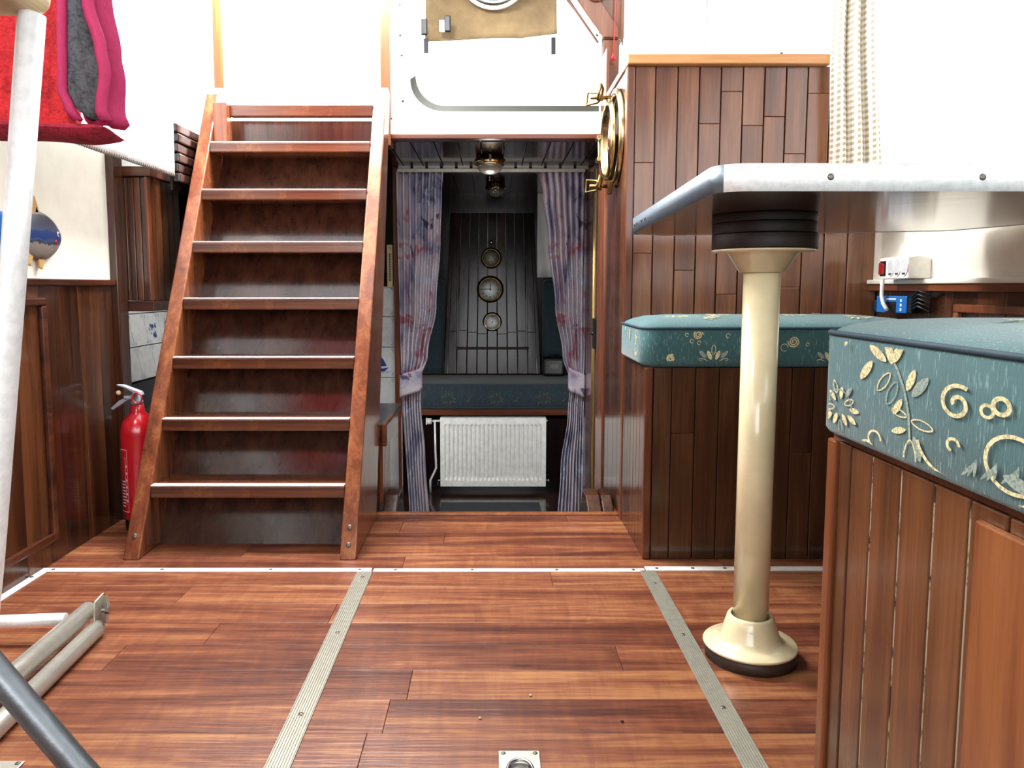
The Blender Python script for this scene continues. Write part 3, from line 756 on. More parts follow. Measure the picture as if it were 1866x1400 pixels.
def ring_rr(x0, y0, x1, y1, r, d, n=8):
    r = max(r-d, .004); x0 += d; y0 += d; x1 -= d; y1 -= d; pts = []
    for cx, cy, a0 in ((x0+r, y0+r, 180), (x1-r, y0+r, 270), (x1-r, y1-r, 0), (x0+r, y1-r, 90)):
        for i in range(n+1): a = R(a0+90*i/n); pts.append((cx+r*cos(a), cy+r*sin(a)))
    return pts
def cushion_mesh(x0, y0, x1, y1, z0, zs, dome, r=.05, sub=14):
    """seam at zs; subdivided ring so that it can undulate"""
    mb = MB(); prof = [(.02, z0+.0), (.004, z0+.006), (0, z0+.012), (0, (z0+zs)/2), (0, zs-.006), (.004, zs), (.012, zs+dome*.25), (.03, zs+dome*.5), (.06, zs+dome*.78), (.11, zs+dome*.95), (.15, zs+dome)]
    rings = [[(p[0], p[1], z) for p in ring_rr(x0, y0, x1, y1, r, d)] for d, z in prof]
    n = len(rings[0]); vs = [p for rg in rings for p in rg]; fs = []
    for i in range(len(prof)-1):
        for k in range(n): j = (k+1) % n; fs.append((i*n+k, i*n+j, (i+1)*n+j, (i+1)*n+k))
    fs.append([k for k in range(n)]); fs.append([(len(prof)-1)*n+k for k in range(n)])
    mb.add(vs, fs, 0, .5, True); return mb
# embroidery motifs drawn as thin raised thread on a plane
def dome_z(x0, y0, x1, y1, z0, zs, dome):
    tab = [(.004, zs), (.012, zs+dome*.25), (.03, zs+dome*.5), (.06, zs+dome*.78), (.11, zs+dome*.95), (.15, zs+dome)]
    def f(x, y):
        d = min(x-x0, x1-x, y-y0, y1-y)
        if d <= .004: return zs
        for (a, za), (b, zb) in zip(tab, tab[1:]):
            if d <= b: return za+(zb-za)*(d-a)/(b-a)
        return zs+dome
    return f
class Motif:
    def __init__(s, mb, o, u, v, mi=1, mi2=2, lim=None, zf=None): s.lim = lim; s.zf = zf; s.k = 1; s.mb, s.o, s.u, s.v, s.mi, s.mi2 = mb, Vector(o), Vector(u), Vector(v), mi, mi2; s.n = s.u.cross(s.v)*.0004
    def P(s, a, b, h=1):
        if s.lim: a = min(max(a, s.lim[0]), s.lim[1]); b = min(max(b, s.lim[2]), s.lim[3])
        p = s.o+s.u*a+s.v*b+s.n*s.k*h
        if s.zf: p.z = s.zf(p.x, p.y)+.0004*s.k
        return p
    def leaf(s, x, y, a, L, W, solid=True, mi=None):
        s.k += .06
        mi = s.mi if mi is None else mi; ca, sa = cos(a), sin(a)
        pts = []
        for k in range(14):
            t = k/14*2*pi; lx = L/2*cos(t); ly = W/2*sin(t)*(1-abs(cos(t))**3*.4); pts.append((x+ca*(lx+L/2)-sa*ly, y+sa*(lx+L/2)+ca*ly))
        if solid: s.mb.add([s.P(*p) for p in pts], [list(range(14))], mi)
        else: s.rib(pts+[pts[0]], .0016, mi)
    def rib(s, pts, w, mi=None):
        s.k += .06
        mi = s.mi if mi is None else mi; L = []; Rr = []
        for i, p in enumerate(pts):
            a = pts[max(i-1, 0)]; b = pts[min(i+1, len(pts)-1)]; dx, dy = b[0]-a[0], b[1]-a[1]; l = math.hypot(dx, dy) or 1
            L.append((p[0]-dy/l*w/2, p[1]+dx/l*w/2)); Rr.append((p[0]+dy/l*w/2, p[1]-dx/l*w/2))
        n = len(pts); s.mb.add([s.P(*p) for p in L+Rr], [(i, i+1, n+i+1, n+i) for i in range(n-1)], mi)
    def spiral(s, x, y, r, turns=2.2, w=.003, a0=0, mi=None):
        s.rib([(x+r*(1-.82*k/40)*cos(a0+turns*2*pi*k/40), y+r*(1-.82*k/40)*sin(a0+turns*2*pi*k/40)) for k in range(41)], w, mi)
    def ring(s, x, y, r, w=.002, arc=1, mi=None):
        s.rib([(x+r*cos(2*pi*arc*k/20), y+r*sin(2*pi*arc*k/20)) for k in range(21)], w, mi)
    def flower(s, x, y, R_, mi=None, half=True, rot=0):
        n = 9 if half else 13
        for k in range(n):
            a = rot+(pi*k/(n-1) if half else 2*pi*k/n); r0 = R_*(.28 if k % 2 else .5)
            s.leaf(x+r0*cos(a), y+r0*sin(a), a, R_*.48, R_*.2, k % 3 != 1, (s.mi2 if k % 4 == 2 else s.mi) if mi is None else mi)
        s.rib([(x+R_*.62*cos(rot+pi*t/16), y+R_*.62*sin(rot+pi*t/16)) for t in range(17)], .0014, s.mi2)
    def branch(s, x, y, L, a, mi=None):
        pts = [(x+L*t*cos(a+.5*t), y+L*t*sin(a+.5*t)) for t in [k/10 for k in range(11)]]; s.rib(pts, .0025, s.mi2)
        for k in range(1, 10, 2):
            for sd in (1, -1): s.leaf(pts[k][0], pts[k][1], a+.5*k/10+sd*.8, L*.26, L*.09, (k//2+sd) % 2 == 0)
def cushion(name, dims, label, mat='teal', motifs=None, mats=('motif', 'motif_dull'), **kw):
    x0, y0, x1, y1, z0, zs, dome = dims
    t = thing(name, ((x0+x1)/2, (y0+y1)/2, z0), label, 'cushion')
    mb = cushion_mesh(*dims, **kw)
    if motifs: motifs(mb)
    mk('cover', mb, [mat, mats[0], mats[1]], t, keepopen=True)
    r = kw.get('r', .05)
    mk('piping', MB().tube([(p[0], p[1], zs+.001) for p in ring_rr(x0, y0, x1, y1, r, .001, 8)], .0035, 8, closed=True), 'piping', t)
    return t
def m_back(mb):
    m = Motif(mb, (-.6, 4.16-.0004, .045), (1, 0, 0), (0, 0, 1), lim=(.05, 1.17, .01, .11))
    for k in range(5):
        m.flower(.1+.26*k, .05, .045, rot=0, half=False); m.spiral(.22+.26*k, .07, .02, w=.002); m.leaf(.2+.26*k, .03, .8, .03, .01)
cushion('seat_cushion', (-.6, 4.16, .62, 4.62, .037, .165, .02), 'dark teal patterned bench cushion above the white radiator', 'teal_dark', m_back, ('motif_dim', 'motif_dim'))
for x0, x1, lb in ((-.59, -.285, 'dark teal upright back cushion left of the panel with the clocks'), (.30, .61, 'dark teal upright back cushion right of the panel with the clocks')):
    t = thing('back_cushion', ((x0+x1)/2, 4.58, .19), lb, 'cushion')
    m = MB(); m.box(x0, 4.54, .19, x1, 4.64, .75)
    mk('cover', m, 'teal_dark', t, bev=.03, seg=4)
bag = thing('bag', (.36, 4.45, .185), 'small dark bag standing on the bench at the right by the curtain', 'bag')
mk('body', MB().box(.29, 4.40, .187, .42, 4.50, .30), 'black', bag, bev=.02, seg=3); mk('tag', MB().box(.33, 4.397, .235, .38, 4.399, .26), 'slate', bag)

# tapering panel with the clocks
pn = thing('clock_board', (0, 4.52, .19), 'tall dark boarded panel standing behind the bench cushion, carrying three brass instruments', 'panel')
b_ = MB(); W0, W1, Z0, Z1 = .275, .235, .19, 1.14
n = 9
for k in range(n):
    u0, u1 = -1+2*k/n+.008, -1+2*(k+1)/n-.008; zj = .19+.17*random.random()
    f = lambda u, z: (u*(W0+(W1-W0)*(z-Z0)/(Z1-Z0)), 4.52+.1*(z-Z0), z)
    for za, zb in ((Z0, .42+.03*random.random()), (None, Z1)):
        za = za if za is not None else zprev
        b_.ext([f(u0, za+.001), f(u1, za+.001), f(u1, zb), f(u0, zb)], (0, .02, 0)); zprev = zb
mk('boards', b_, 'clock_panel', pn, bev=.0015)
fm = MB()
for u in (-1, 1): fm.ext([(u*W0-.012, 4.512, Z0), (u*W0+.012, 4.512, Z0), (u*W1+.012, 4.607, Z1), (u*W1-.012, 4.607, Z1)], (0, .025, 0))
mk('frame', fm, 'clock_panel', pn, bev=.003)
mo = MB(); mo.box(-.21, 4.52, .335, .215, 4.545, .35)
for xm in (-.21, .197): mo.ext([(xm, 4.524, .35), (xm+.013, 4.524, .35), (xm+.013, 4.594, 1.05), (xm, 4.594, 1.05)], (0, .012, 0))
mk('moulding', mo, 'clock_panel', pn, bev=.002)
mk('knob', MB().lathe((-.006, 4.598, .965), [(.006, 0), (.006, -.01), (.012, -.016), (.012, -.026), (.001, -.03)], 'y', 20), 'brass', pn)

def clock(z, r, dial, label, hands, numerals, x=-.004, bez='brass', fat=1.0):
    y = 4.519+.1*(z-.19-r*1.3)
    t = thing('clock' if numerals else 'barometer', (x, y, z-r), label, 'clock' if numerals else 'barometer')
    mk('case', MB().lathe((x, y, z), [(r*1.25, 0), (r*1.28, -.008), (r*1.18, -.014), (r*1.15, -.03), (r*1.1, -.036), (r*1.03, -.038), (r*.98, -.034), (r*.98, -.028)], 'y', 56, cap=(1, 0)), bez, t)
    d = mk('dial', MB().lathe((x, y, z), [(r*.985, -.033), (.001, -.0331)], 'y', 48), dial, t)
    ink = MB()
    if numerals:
        for h in range(12):
            a = pi/2-2*pi*h/12; c, s_ = cos(a), sin(a); st = (1, 1, 2, 3, 3, 2, 2, 3, 4, 2, 1, 2)[h] if h else 3
            st = [3, 1, 2, 3, 3, 2, 3, 4, 5, 3, 2, 3][h]
            for q in range(st):
                o_ = (q-(st-1)/2)*r*.045; p = [(r*.66, o_-r*.013), (r*.88, o_-r*.013), (r*.88, o_+r*.013), (r*.66, o_+r*.013)]
                ink.add([(x+a_*c-b2*s_, y-.0336, z+a_*s_+b2*c) for a_, b2 in p], [(0, 1, 2, 3)])
        for h in range(60):
            a = 2*pi*h/60; c, s_ = cos(a), sin(a); p = [(r*.91, -r*.006), (r*.94, -r*.006), (r*.94, r*.006), (r*.91, r*.006)]
            ink.add([(x+a_*c-b2*s_, y-.0336, z+a_*s_+b2*c) for a_, b2 in p], [(0, 1, 2, 3)])
    else:
        for h in range(40):
            a = R(-50+280*h/39); c, s_ = cos(a), sin(a); p = [(r*.84, -r*.006), (r*.9, -r*.006), (r*.9, r*.006), (r*.84, r*.006)]
            ink.add([(x+a_*c-b2*s_, y-.0336, z+a_*s_+b2*c) for a_, b2 in p], [(0, 1, 2, 3)])
    mk('scale', ink, 'ink', d)
    hm = MB()
    for ang, L, w in hands:
        a = R(90-ang); c, s_ = cos(a), sin(a); p = [(-r*.15, -w), (-r*.15, w), (L*r*.6, w*1.3), (L*r, 0), (L*r*.6, -w*1.3)]
        hm.ext([(x+a_*c-b2*s_, y-.0355, z+a_*s_+b2*c) for a_, b2 in p], (0, .0008, 0))
    hm.lathe((x, y-.0355, z), [(r*.07, .001), (r*.07, -.002), (.0005, -.0022)], 'y', 14)
    mk('hands', hm, 'ink', t)
    return t
clock(.873, .048, 'dial_grey', 'small brass barometer with a dull grey dial, topmost of three instruments', [(58, .8, .0009)], False, -.006, 'brass_dull')
clock(.69, .062, 'dial', 'brass ship clock with white dial and roman numerals, between two barometers', [(2, .62, .0022), (269, .85, .0018)], True, -.012, 'brass_dull')
clock(.499, .044, 'dial', 'bright brass barometer with plain white dial, lowest of three instruments', [(200, .3, .0016)], False, 0)

# radiator
rd = thing('radiator', (0, 4.19, -.44), 'white panel radiator with vertical ribs below the cabin bench', 'radiator')
rb = MB(); nr = 23; W = (-.285, .295); z0, z1 = -.398, -.02
def rad(u, v):
    x = W[0]+(W[1]-W[0])*u; z = z0+(z1-z0)*v; k = (u-.03)/.94*nr; inb = .03 < u < .97
    env = min(1, max(0, (v-.085)/.03))*min(1, max(0, (.915-v)/.03)) if inb else 0
    q = abs((k % 1)*2-1); q = min(1, max(0, (q-.45)/.3)); q = q*q*(3-2*q)
    return (x, 4.198-.013*(1-env)-.013*env*q, z)
rb.grid(rad, nr*16, 60)
mk('front_plate', rb, 'radiator', rd, keepopen=True)
mk('casing', MB().box(W[0]-.003, 4.184, z0-.004, W[0]+.0, 4.232, z1+.004).box(W[1], 4.184, z0-.004, W[1]+.003, 4.232, z1+.004).box(W[0], 4.186, z1, W[1], 4.232, z1+.005).box(W[0], 4.186, z0-.005, W[1], 4.232, z0).box(W[0], 4.226, z0, W[1], 4.232, z1), 'radiator', rd, bev=.0015)
mk('valve', MB().tube([(-.36, 4.19, -.035), (-.335, 4.19, -.035)], .017, 20).box(-.365, 4.172, -.052, -.360, 4.208, -.018), 'white_plastic', rd)
mk('pipe', MB().tube([(-.335, 4.2, -.035), (-.287, 4.2, -.035)], .006).tube([(-.318, 4.2, -.035), (-.316, 4.2, -.2), (-.312, 4.2, -.3), (-.33, 4.2, -.34), (-.345, 4.2, -.37), (-.345, 4.2, -.44)], .006), 'alu', rd)
mk('drain_cock', MB().tube([(-.285, 4.2, -.37), (-.303, 4.2, -.37), (-.303, 4.2, -.42)], .005), 'steel', rd)
mk('drain_cock', MB().tube([(.298, 4.2, -.37), (.318, 4.2, -.37), (.318, 4.2, -.385)], .006), 'steel', rd)
mk('air_vent', MB().tube([(.298, 4.2, -.035), (.31, 4.2, -.035)], .007), 'steel', rd)
mk('floor_mat', MB().box(-.27, 3.5, -.4395, .25, 3.98, -.432), 'mat', at=(0, 3.7, -.44), bev=.003, label='charcoal doormat on the cabin floor in front of the radiator', category='mat')

# ---------------------------------------------------------------- porthole on the partition side
ph = thing('porthole', (.389, 2.45, 1.16), 'brass framed round porthole on the side of the wooden partition', 'porthole')
PX = .386; pc = (PX, 2.45, 1.165)
mk('outer_ring', MB().lathe(pc, [(.145, 0), (.145, -.010), (.138, -.014), (.126, -.012), (.122, 0)], 'x', 60, cap=(0, 0)), 'brass', ph)
dd = mk('deadlight', MB().lathe((PX-.018, 2.47, 1.16), [(.122, 0), (.124, -.008), (.118, -.014), (.108, -.012), (.102, -.002), (.102, .003)], 'x', 60, cap=(0, 0)), 'brass', ph)
mk('glass', MB().lathe((PX-.02, 2.47, 1.16), [(.104, -.002), (.001, -.0021)], 'x', 48), 'porthole_glass', dd)
for sz in (1, -1):
    cz = 1.16+sz*.138; wm = MB()
    wm.tube([(PX, 2.50, cz), (PX-.075, 2.50, cz)], .006, 12)
    wm.tube([(PX-.04, 2.50, cz), (PX-.048, 2.52, cz+.02), (PX-.078, 2.545, cz+.026), (PX-.082, 2.545, cz-.014), (PX-.048, 2.52, cz-.01)], .004, 8, closed=True)
    wm.tube([(PX-.04, 2.50, cz), (PX-.04, 2.47, cz+.02), (PX-.05, 2.44, cz+.026), (PX-.06, 2.44, cz-.014), (PX-.042, 2.48, cz-.012)], .004, 8, closed=True)
    wm.ball((PX-.046, 2.50, cz), .012)
    mk('wing_nut', wm, 'brass_dull', ph)
hgm = MB()
for zz in (1.19, 1.12): hgm.box(PX-.042, 2.575, zz-.006, PX-.002, 2.625, zz+.006)
hgm.tube([(PX-.03, 2.61, 1.11), (PX-.03, 2.61, 1.20)], .006)
mk('hinge', hgm, 'brass', ph, bev=.002)
mk('lug', MB().ext([(PX-.01, 2.42, 1.03), (PX-.01, 2.47, 1.03), (PX-.012, 2.46, .99), (PX-.012, 2.435, .99)], (-.012, 0, 0)), 'brass_dull', ph, bev=.003)

# ---------------------------------------------------------------- outside the hatch: canvas hood
cv = thing('canvas_hood', (0, 3.1, 1.62), 'tan canvas hood seen through the hatch above the doorway', 'canopy')
def cvf(u, v):
    x = -.262+.515*u; zb = 1.654+.012*sin(u*3)+(.03*max(0, u-.72)/.28); z = zb+(2.15-zb)*v
    return (x, 3.1+.02*sin(u*7+v*4)*(.4+v)+.1*v, z)
mk('sheet', MB().grid(cvf, 40, 24), 'canvas', cv, solid=.003, keepopen=True)
rim = MB(); rr_ = .155
rim.tube([(.005+.14*cos(2*pi*k/48), 3.085, 1.93+rr_*sin(2*pi*k/48)) for k in range(48)], .008, 8, closed=True)
rim.tube([(.005+.12*cos(2*pi*k/48), 3.08, 1.93+(rr_-.02)*sin(2*pi*k/48)) for k in range(48)], .004, 8, closed=True)
mk('round_window', rim, 'alu', cv)
mk('window_pane', MB().lathe((.005, 3.083, 1.93), [(.14, 0), (.001, .0001)], 'y', 40), 'hob', cv)
for bx, bz in ((-.262, 1.70), (-.172, 1.712)):
    bb = MB().box(bx-.012, 3.06, bz-.032, bx+.012, 3.075, bz+.028)
    bu = mk('buckle', bb, 'black', cv, bev=.004)
    mk('buckle_plate', MB().box(bx-.032, 3.074, bz-.03, bx+.012, 3.078, bz+.015), 'steel', bu, bev=.001)
mk('strap', MB().box(-.266, 3.08, 1.605, -.248, 3.085, 1.66), 'rubber', cv, bev=.004)
mk('strap', MB().box(.228, 3.08, 1.6, .246, 3.085, 1.665), 'rubber', cv, bev=.004)
# red cord and carved ornament on the wooden corner
cd = thing('pull_cord', (.43, 2.75, 1.5), 'thin red cord hanging down the wooden post at the right of the hatch', 'cord')
mk('line', MB().tube([(.428, 2.75, 1.85), (.427, 2.75, 1.7), (.424, 2.752, 1.6), (.420, 2.753, 1.505)], .002, 8), 'cord_red', cd)
mk('knot', MB().tube([(.420, 2.753, 1.51), (.416, 2.753, 1.485)], [.003, .0045], 8).tube([(.420, 2.753, 1.51), (.425, 2.753, 1.485)], [.003, .004], 8), 'cord_red', cd)
og = MB(); c0 = (.360, 2.765, 1.722)
og.tube([(c0[0]+.03*cos(2*pi*k/30), c0[1], c0[2]+.03*sin(2*pi*k/30)) for k in range(30)], .008, 8, closed=True)
for k in range(8): a = 2*pi*k/8; og.ball((c0[0]+.016*cos(a), c0[1]+.002, c0[2]+.016*sin(a)), .008, .006, .008, n=8)
og.ball(c0, .01, .01, .01, n=10)
mk('carved_rosette', og, 'teak_v', at=c0, label='round carved wooden rosette on the wooden corner above the red cord', category='ornament')

# ---------------------------------------------------------------- far settee
fs = thing('settee', (.75, 2.1, 0), 'far settee base of dark upright boards against the partition, behind the table post', 'settee')
b_ = MB(); e_ = [.408, .455, .515, .575, .636, .697, .759, .815, .875, .935, .995, 1.055, 1.115]
boards(b_, e_, 1.93, 1.95, 0, .498, 'x', [[], [.33], [], [], [.4], [], [.28], []], gap=.002)
b_.box(.405, 1.951, 0, 1.118, 1.96, .497, 0, 0)
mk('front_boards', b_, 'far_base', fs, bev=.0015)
mk('corner_post', MB().box(.387, 1.926, 0, .407, 1.955, .498), 'red_trim_v', fs, bev=.004)
mk('seat_board', MB().box(.40, 1.951, .485, 1.118, 2.268, .4985), 'wall_wood_x', fs)
def m_far(mb):
    m = Motif(mb, (.38, 1.9196, .5), (1, 0, 0), (0, 0, 1), lim=(.045, .7, .016, .09))
    m.spiral(.135, .082, .0125); m.spiral(.375, .065, .0145, a0=3); m.spiral(.068, .022, .011, a0=1)
    for x, y, r in ((.107, .082, .004), (.12, .066, .0045), (.138, .062, .0045), (.21, .08, .005), (.352, .05, .009), (.33, .072, .005), (.41, .058, .004), (.085, .005, .003), (.47, .08, .006)): m.ring(x, y, r, .0016, .85)
    m.flower(.175, .006, .052); m.flower(.29, .002, .045); m.flower(.47, .004, .05); m.flower(.62, .02, .05); m.spiral(.56, .075, .012)
    m = Motif(mb, (.374-.0004, 2.22, .5), (0, -1, 0), (0, 0, 1), lim=(0, .25, .016, .09))
    m.flower(.24, .045, .035, half=False); m.flower(.235, .08, .02, half=False); m.leaf(.14, .06, 1.4, .03, .012); m.leaf(.07, .08, 1.2, .03, .012)
    m = Motif(mb, (.40, 1.95, .63), (1, 0, 0), (0, 1, 0), zf=dome_z(.374, 1.92, 1.1, 2.262, .5, .597, .03))
    for k, (x, y) in enumerate(((.08, .08), (.2, .12), (.4, .1), (.55, .05), (.62, .16))): m.flower(x, y, .04, half=False)
    m.spiral(.3, .08, .014); m.spiral(.48, .14, .014); m.branch(.14, .02, .07, .4)
cushion('seat_cushion', (.374, 1.92, 1.1, 2.262, .500, .597, .03), 'far teal patterned seat cushion against the partition, behind the cream post', 'teal', m_far, r=.05)

# ---------------------------------------------------------------- near settee
ns = thing('settee', (.8, .6, 0), 'near settee base of brown upright boards at the right edge', 'settee')
e_ = [.30, .36, .43, .50, .56, .62, .665, .72, .78, .845, .91, .965, 1.0]
b_ = MB(); boards(b_, e_, .458, .476, 0, .498, 'y', gap=.004)
for yy in (.56, .72, .845, .78, .91): b_.box(.4588, yy-.0018, 0, .470, yy+.0018, .497, 1, 0)
b_.box(.477, .30, 0, .485, 1.02, .497, 0, 0)
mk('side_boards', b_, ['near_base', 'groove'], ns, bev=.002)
t_ = MB(); t_.box(.452, 1.0, 0, .476, 1.022, .499, 0, .3); t2_ = MB().box(.450, .60, 0, .4575, .70, .485, 0, .9)
mk('trim_strip', t_, 'near_trim', ns, bev=.003); mk('trim_strip', t2_, 'near_trim', ns, bev=.003)
mk('far_panel', MB().box(.476, 1.0, 0, 1.11, 1.018, .497), 'near_base', ns)
mk('seat_board', MB().box(.46, .30, .499, 1.1, 1.02, .505), 'wall_wood_x', ns)
def m_near(mb):
    m = Motif(mb, (.4395-.0004, 1.02, .506), (0, -1.55, 0), (0, 0, 1), lim=(.02, .45, .014, .128))
    # leafy branch
    st = [(.115, .118), (.125, .105), (.135, .085), (.142, .06), (.145, .03)]; m.rib(st, .003, 2)
    for x, y, a, L, so, mi in ((.115, .10, -2.2, .028, False, 1), (.125, .092, -2.0, .03, False, 2), (.138, .085, 1.2, .026, True, 1), (.133, .075, -2.1, .022, True, 1), (.145, .08, .9, .03, True, 2),
                               (.14, .058, 3.0, .02, False, 1), (.146, .055, -.1, .026, False, 1), (.14, .044, 3.5, .02, True, 1), (.15, .04, -1.2, .026, True, 2), (.146, .035, -1.55, .042, False, 1),
                               (.118, .11, 1.9, .03, True, 1), (.12, .112, 1.2, .03, True, 1), (.11, .112, 2.6, .03, True, 1), (.09, .11, -2.2, .03, True, 1)):
        m.leaf(x, y, a, L, L*.36, so, mi)
    m.flower(.04, .045, .034, half=False); m.leaf(.012, .03, .3, .014, .009)
    m.spiral(.196, .085, .018, 1.4, .004, 1); m.ring(.225, .085, .0055, .003); m.ring(.237, .092, .007, .004)
    m.ring(.25, .045, .024, .0035, .85); m.ring(.195, .045, .006, .003, .7)
    m.rib([(.20+.045*cos(a), .045+.035*sin(a)) for a in [pi+.2+k*.14 for k in range(12)]], .0035)
    for k in range(10): m.leaf(.205+.006*k, .02+.001*k, 1.2+.3*(k % 3-1), .018, .003, True, 2)
    m.spiral(.088, .006, .012, 1.5, .003); m.ring(.10, .022, .009, .0025, .7)
    m.flower(.30, .02, .06, half=False); m.branch(.27, .09, .06, .2); m.leaf(.25, .0, .2, .035, .014)
    m.flower(.42, .06, .05, half=False); m.flower(.55, .06, .05, half=False)
    m.leaf(.01, .108, 1.4, .012, .006); m.leaf(.05, .122, 1.2, .01, .005)
    m = Motif(mb, (.48, .5, .6655), (1, 0, 0), (0, 1, 0), zf=dome_z(.4395, .28, 1.1, 1.035, .506, .641, .024))
    for k, (x, y) in enumerate(((.08, .08), (.2, .22), (.4, .1), (.1, .3))): m.flower(x, y, .05, half=False)
cushion('seat_cushion', (.4395, .28, 1.1, 1.035, .506, .641, .024), 'near teal patterned seat cushion at the right edge', 'teal', m_near, r=.045)

# ---------------------------------------------------------------- table
tb = thing('table', (.49, 1.406, 0), 'table with metal edge band on a cream pedestal post', 'table')
def rounded(poly, rads, n=8):
    out = []; N = len(poly)
    for i, (p, r) in enumerate(zip(poly, rads)):
        p = Vector(p); a = (Vector(poly[i-1])-p).normalized(); b = (Vector(poly[(i+1) % N])-p).normalized()
        if r == 0: out.append(tuple(p)); continue
        A = p+a*r; B = p+b*r
        for k in range(n+1): t = k/n; out.append(tuple(A*(1-t)**2+p*2*t*(1-t)+B*t*t))
    return out
outl = rounded([(.303, 1.052), (1.095, 1.058), (1.095, 1.64), (1.05, 1.79), (.43, 1.955), (.343, 1.90)], [.05, .03, .02, .02, .03, .02])
ZT = .83
mk('tabletop', MB().ext([(x, y, ZT) for x, y in outl], (0, 0, .034)), ['underside'], tb)
ebm = MB(); n = len(outl); cxx = sum(p[0] for p in outl)/n; cyy = sum(p[1] for p in outl)/n
o2 = []
for i in range(n):
    p = Vector(outl[i]); d = Vector(outl[(i+1) % n])-Vector(outl[i-1]); nn = Vector((d.y, -d.x)).normalized(); o2.append(tuple(p+nn*.002))
vs = [(x, y, ZT-.001) for x, y in outl]+[(x, y, ZT-.001) for x, y in o2]+[(x, y, ZT+.036) for x, y in o2]+[(x, y, ZT+.036) for x, y in outl]
fsx = []
for k in range(4):
    for i in range(n): j = (i+1) % n; k2 = (k+1) % 4; fsx.append((k*n+i, k*n+j, k2*n+j, k2*n+i))
ebm.add(vs, fsx, 0, .5); ebm.sm = [True]*len(ebm.f)
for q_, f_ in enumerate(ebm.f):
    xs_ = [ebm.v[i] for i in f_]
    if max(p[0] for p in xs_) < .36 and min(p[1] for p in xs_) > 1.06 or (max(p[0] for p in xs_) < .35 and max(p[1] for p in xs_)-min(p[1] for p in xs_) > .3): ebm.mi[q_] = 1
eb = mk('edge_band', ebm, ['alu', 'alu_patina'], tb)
for x in (.455, .66, .9): mk('screw', MB().lathe((x, 1.050+.006*(x-.285)/.8, ZT+.018), [(.0048, 0), (.004, -.0015), (.001, -.001)], 'y', 16), 'screw', eb)
for y in (1.68, 1.73, 1.80, 1.84): mk('screw', MB().lathe((.303+.04*(y-1.052)/.85-.003, y, ZT+.018), [(.004, 0), (.003, -.0015), (.001, -.001)], 'x', 12), 'screw', eb)
px_, py_ = .4905, 1.406
for k, (za, zb, r) in enumerate(((.8145, .8295, .0905), (.795, .814, .0905), (.7685, .7945, .0915))):
    mk('spacer_disc', MB().lathe((px_+.001*k, py_, 0), [(r, za), (r, zb)], n=64, r=.3*k), 'disc_wood', tb, bev=.0012)
mk('top_flange', MB().lathe((px_, py_, 0), [(.090, .7675), (.090, .764), (.062, .762), (.040, .727), (.0335, .727)], n=64), 'cream_pipe', tb)
mk('pole', MB().lathe((px_, py_, 0), [(.0325, .728), (.0325, .05)], n=64), 'cream_pipe', tb)
mk('base_flange', MB().lathe((px_, py_, 0), [(.086, .024), (.0865, .027), (.085, .029), (.066, .033), (.058, .037), (.054, .044), (.047, .066), (.0425, .08), (.040, .083), (.0355, .083), (.0345, .08), (.034, .06)], n=64), 'cream_pipe', tb)
mk('base_disc', MB().lathe((px_+.002, py_, 0), [(.084, 0), (.084, .0235)], n=64), 'foot_disc', tb)

# ---------------------------------------------------------------- gingham curtain at the right
gc = thing('gingham_curtain', (1.02, 2.2, .9), 'beige and white gingham curtain hanging in the corner beside the partition', 'curtain')
def gf(u, v):
    z = .86+v*1.0; wv = .108-.06*v
    x = .955+wv*u; y = 2.22-.10*u+.016*sin(2*pi*3*u+1.2*sin(3*v))
    return (x+.004*sin(v*9), y, z)
mk('drape', MB().grid(gf, 60, 60, uv=True), 'gingham', gc, solid=.0015, keepopen=True)

# ---------------------------------------------------------------- socket strip and blue charger
ss = thing('power_strip', (1.09, 2.04, .7225), 'white triple socket strip with red switch on the cream wall above the far cushion', 'power strip')
A = Vector((1.058, 2.115, .7225)); u = Vector((0, -.147, 0)); un = u.normalized(); nrm = Vector((-un.y*-1, 0, 0)); nn = Vector((un.y, -un.x, 0)).normalized()
if nn.x > 0: nn = -nn
L = u.length; up = Vector((0, 0, 1))
bd = MB(); h = .056
prof = [(0, 0), (0, h), (.052, h+.004), (.06, h-.01), (.06, .0)]
bd.ext([A+nn*0+up*0, A+up*h, A-nn*.03+up*(h+.004), A-nn*.0595+up*(h-.004), A-nn*.0595], u)
mk('body', bd, 'white_plastic', ss, bev=.003)
fr3 = Matrix((( un.x, 0, -nn.x), (un.y, 0, -nn.y), (0, 1, 0))).transposed() if False else None
def disc(mb, c, rx, rz, off, mi=0, n=24, dep=0):
    mb.add([c+un*(rx*cos(2*pi*k/n))+up*(rz*sin(2*pi*k/n))+nn*off for k in range(n)], [list(range(n))], mi)
for t in (.42, .65, .88):
    so = MB(); pin = MB()
    c = A+u*t+up*h*.52; disc(so, c, .0165, .022, .0015)
    for k in range(24):
        pass
    pin.tube([c+un*(.0165*cos(2*pi*k/24))+up*(.022*sin(2*pi*k/24))+nn*.001 for k in range(24)], .0012, 6, closed=True)
    sk = mk('socket', so, 'socket_hole', ss); mk('socket_rim', pin, 'white_plastic', sk)
for t in (.42, .65, .88):
    dk = MB(); c = A+u*t+up*h*.2; dk.ext([c-un*.008+nn*.002, c+un*.008+nn*.002, c+un*.006+nn*.002+up*.004, c-un*.006+nn*.002+up*.004], nn*.001)
    mk('earth_clip', dk, 'screw', ss)
c = A+u*.14+up*h*.5
mk('switch', MB().ext([c-un*.012-up*.016, c+un*.012-up*.016, c+un*.012+up*.012, c-un*.012+up*.016], nn*.007), 'red_plastic', ss, bev=.002)
mk('switch_frame', MB().ext([c-un*.015-up*.02, c+un*.015-up*.02, c+un*.015+up*.02, c-un*.015+up*.02], nn*.001), 'black', ss)
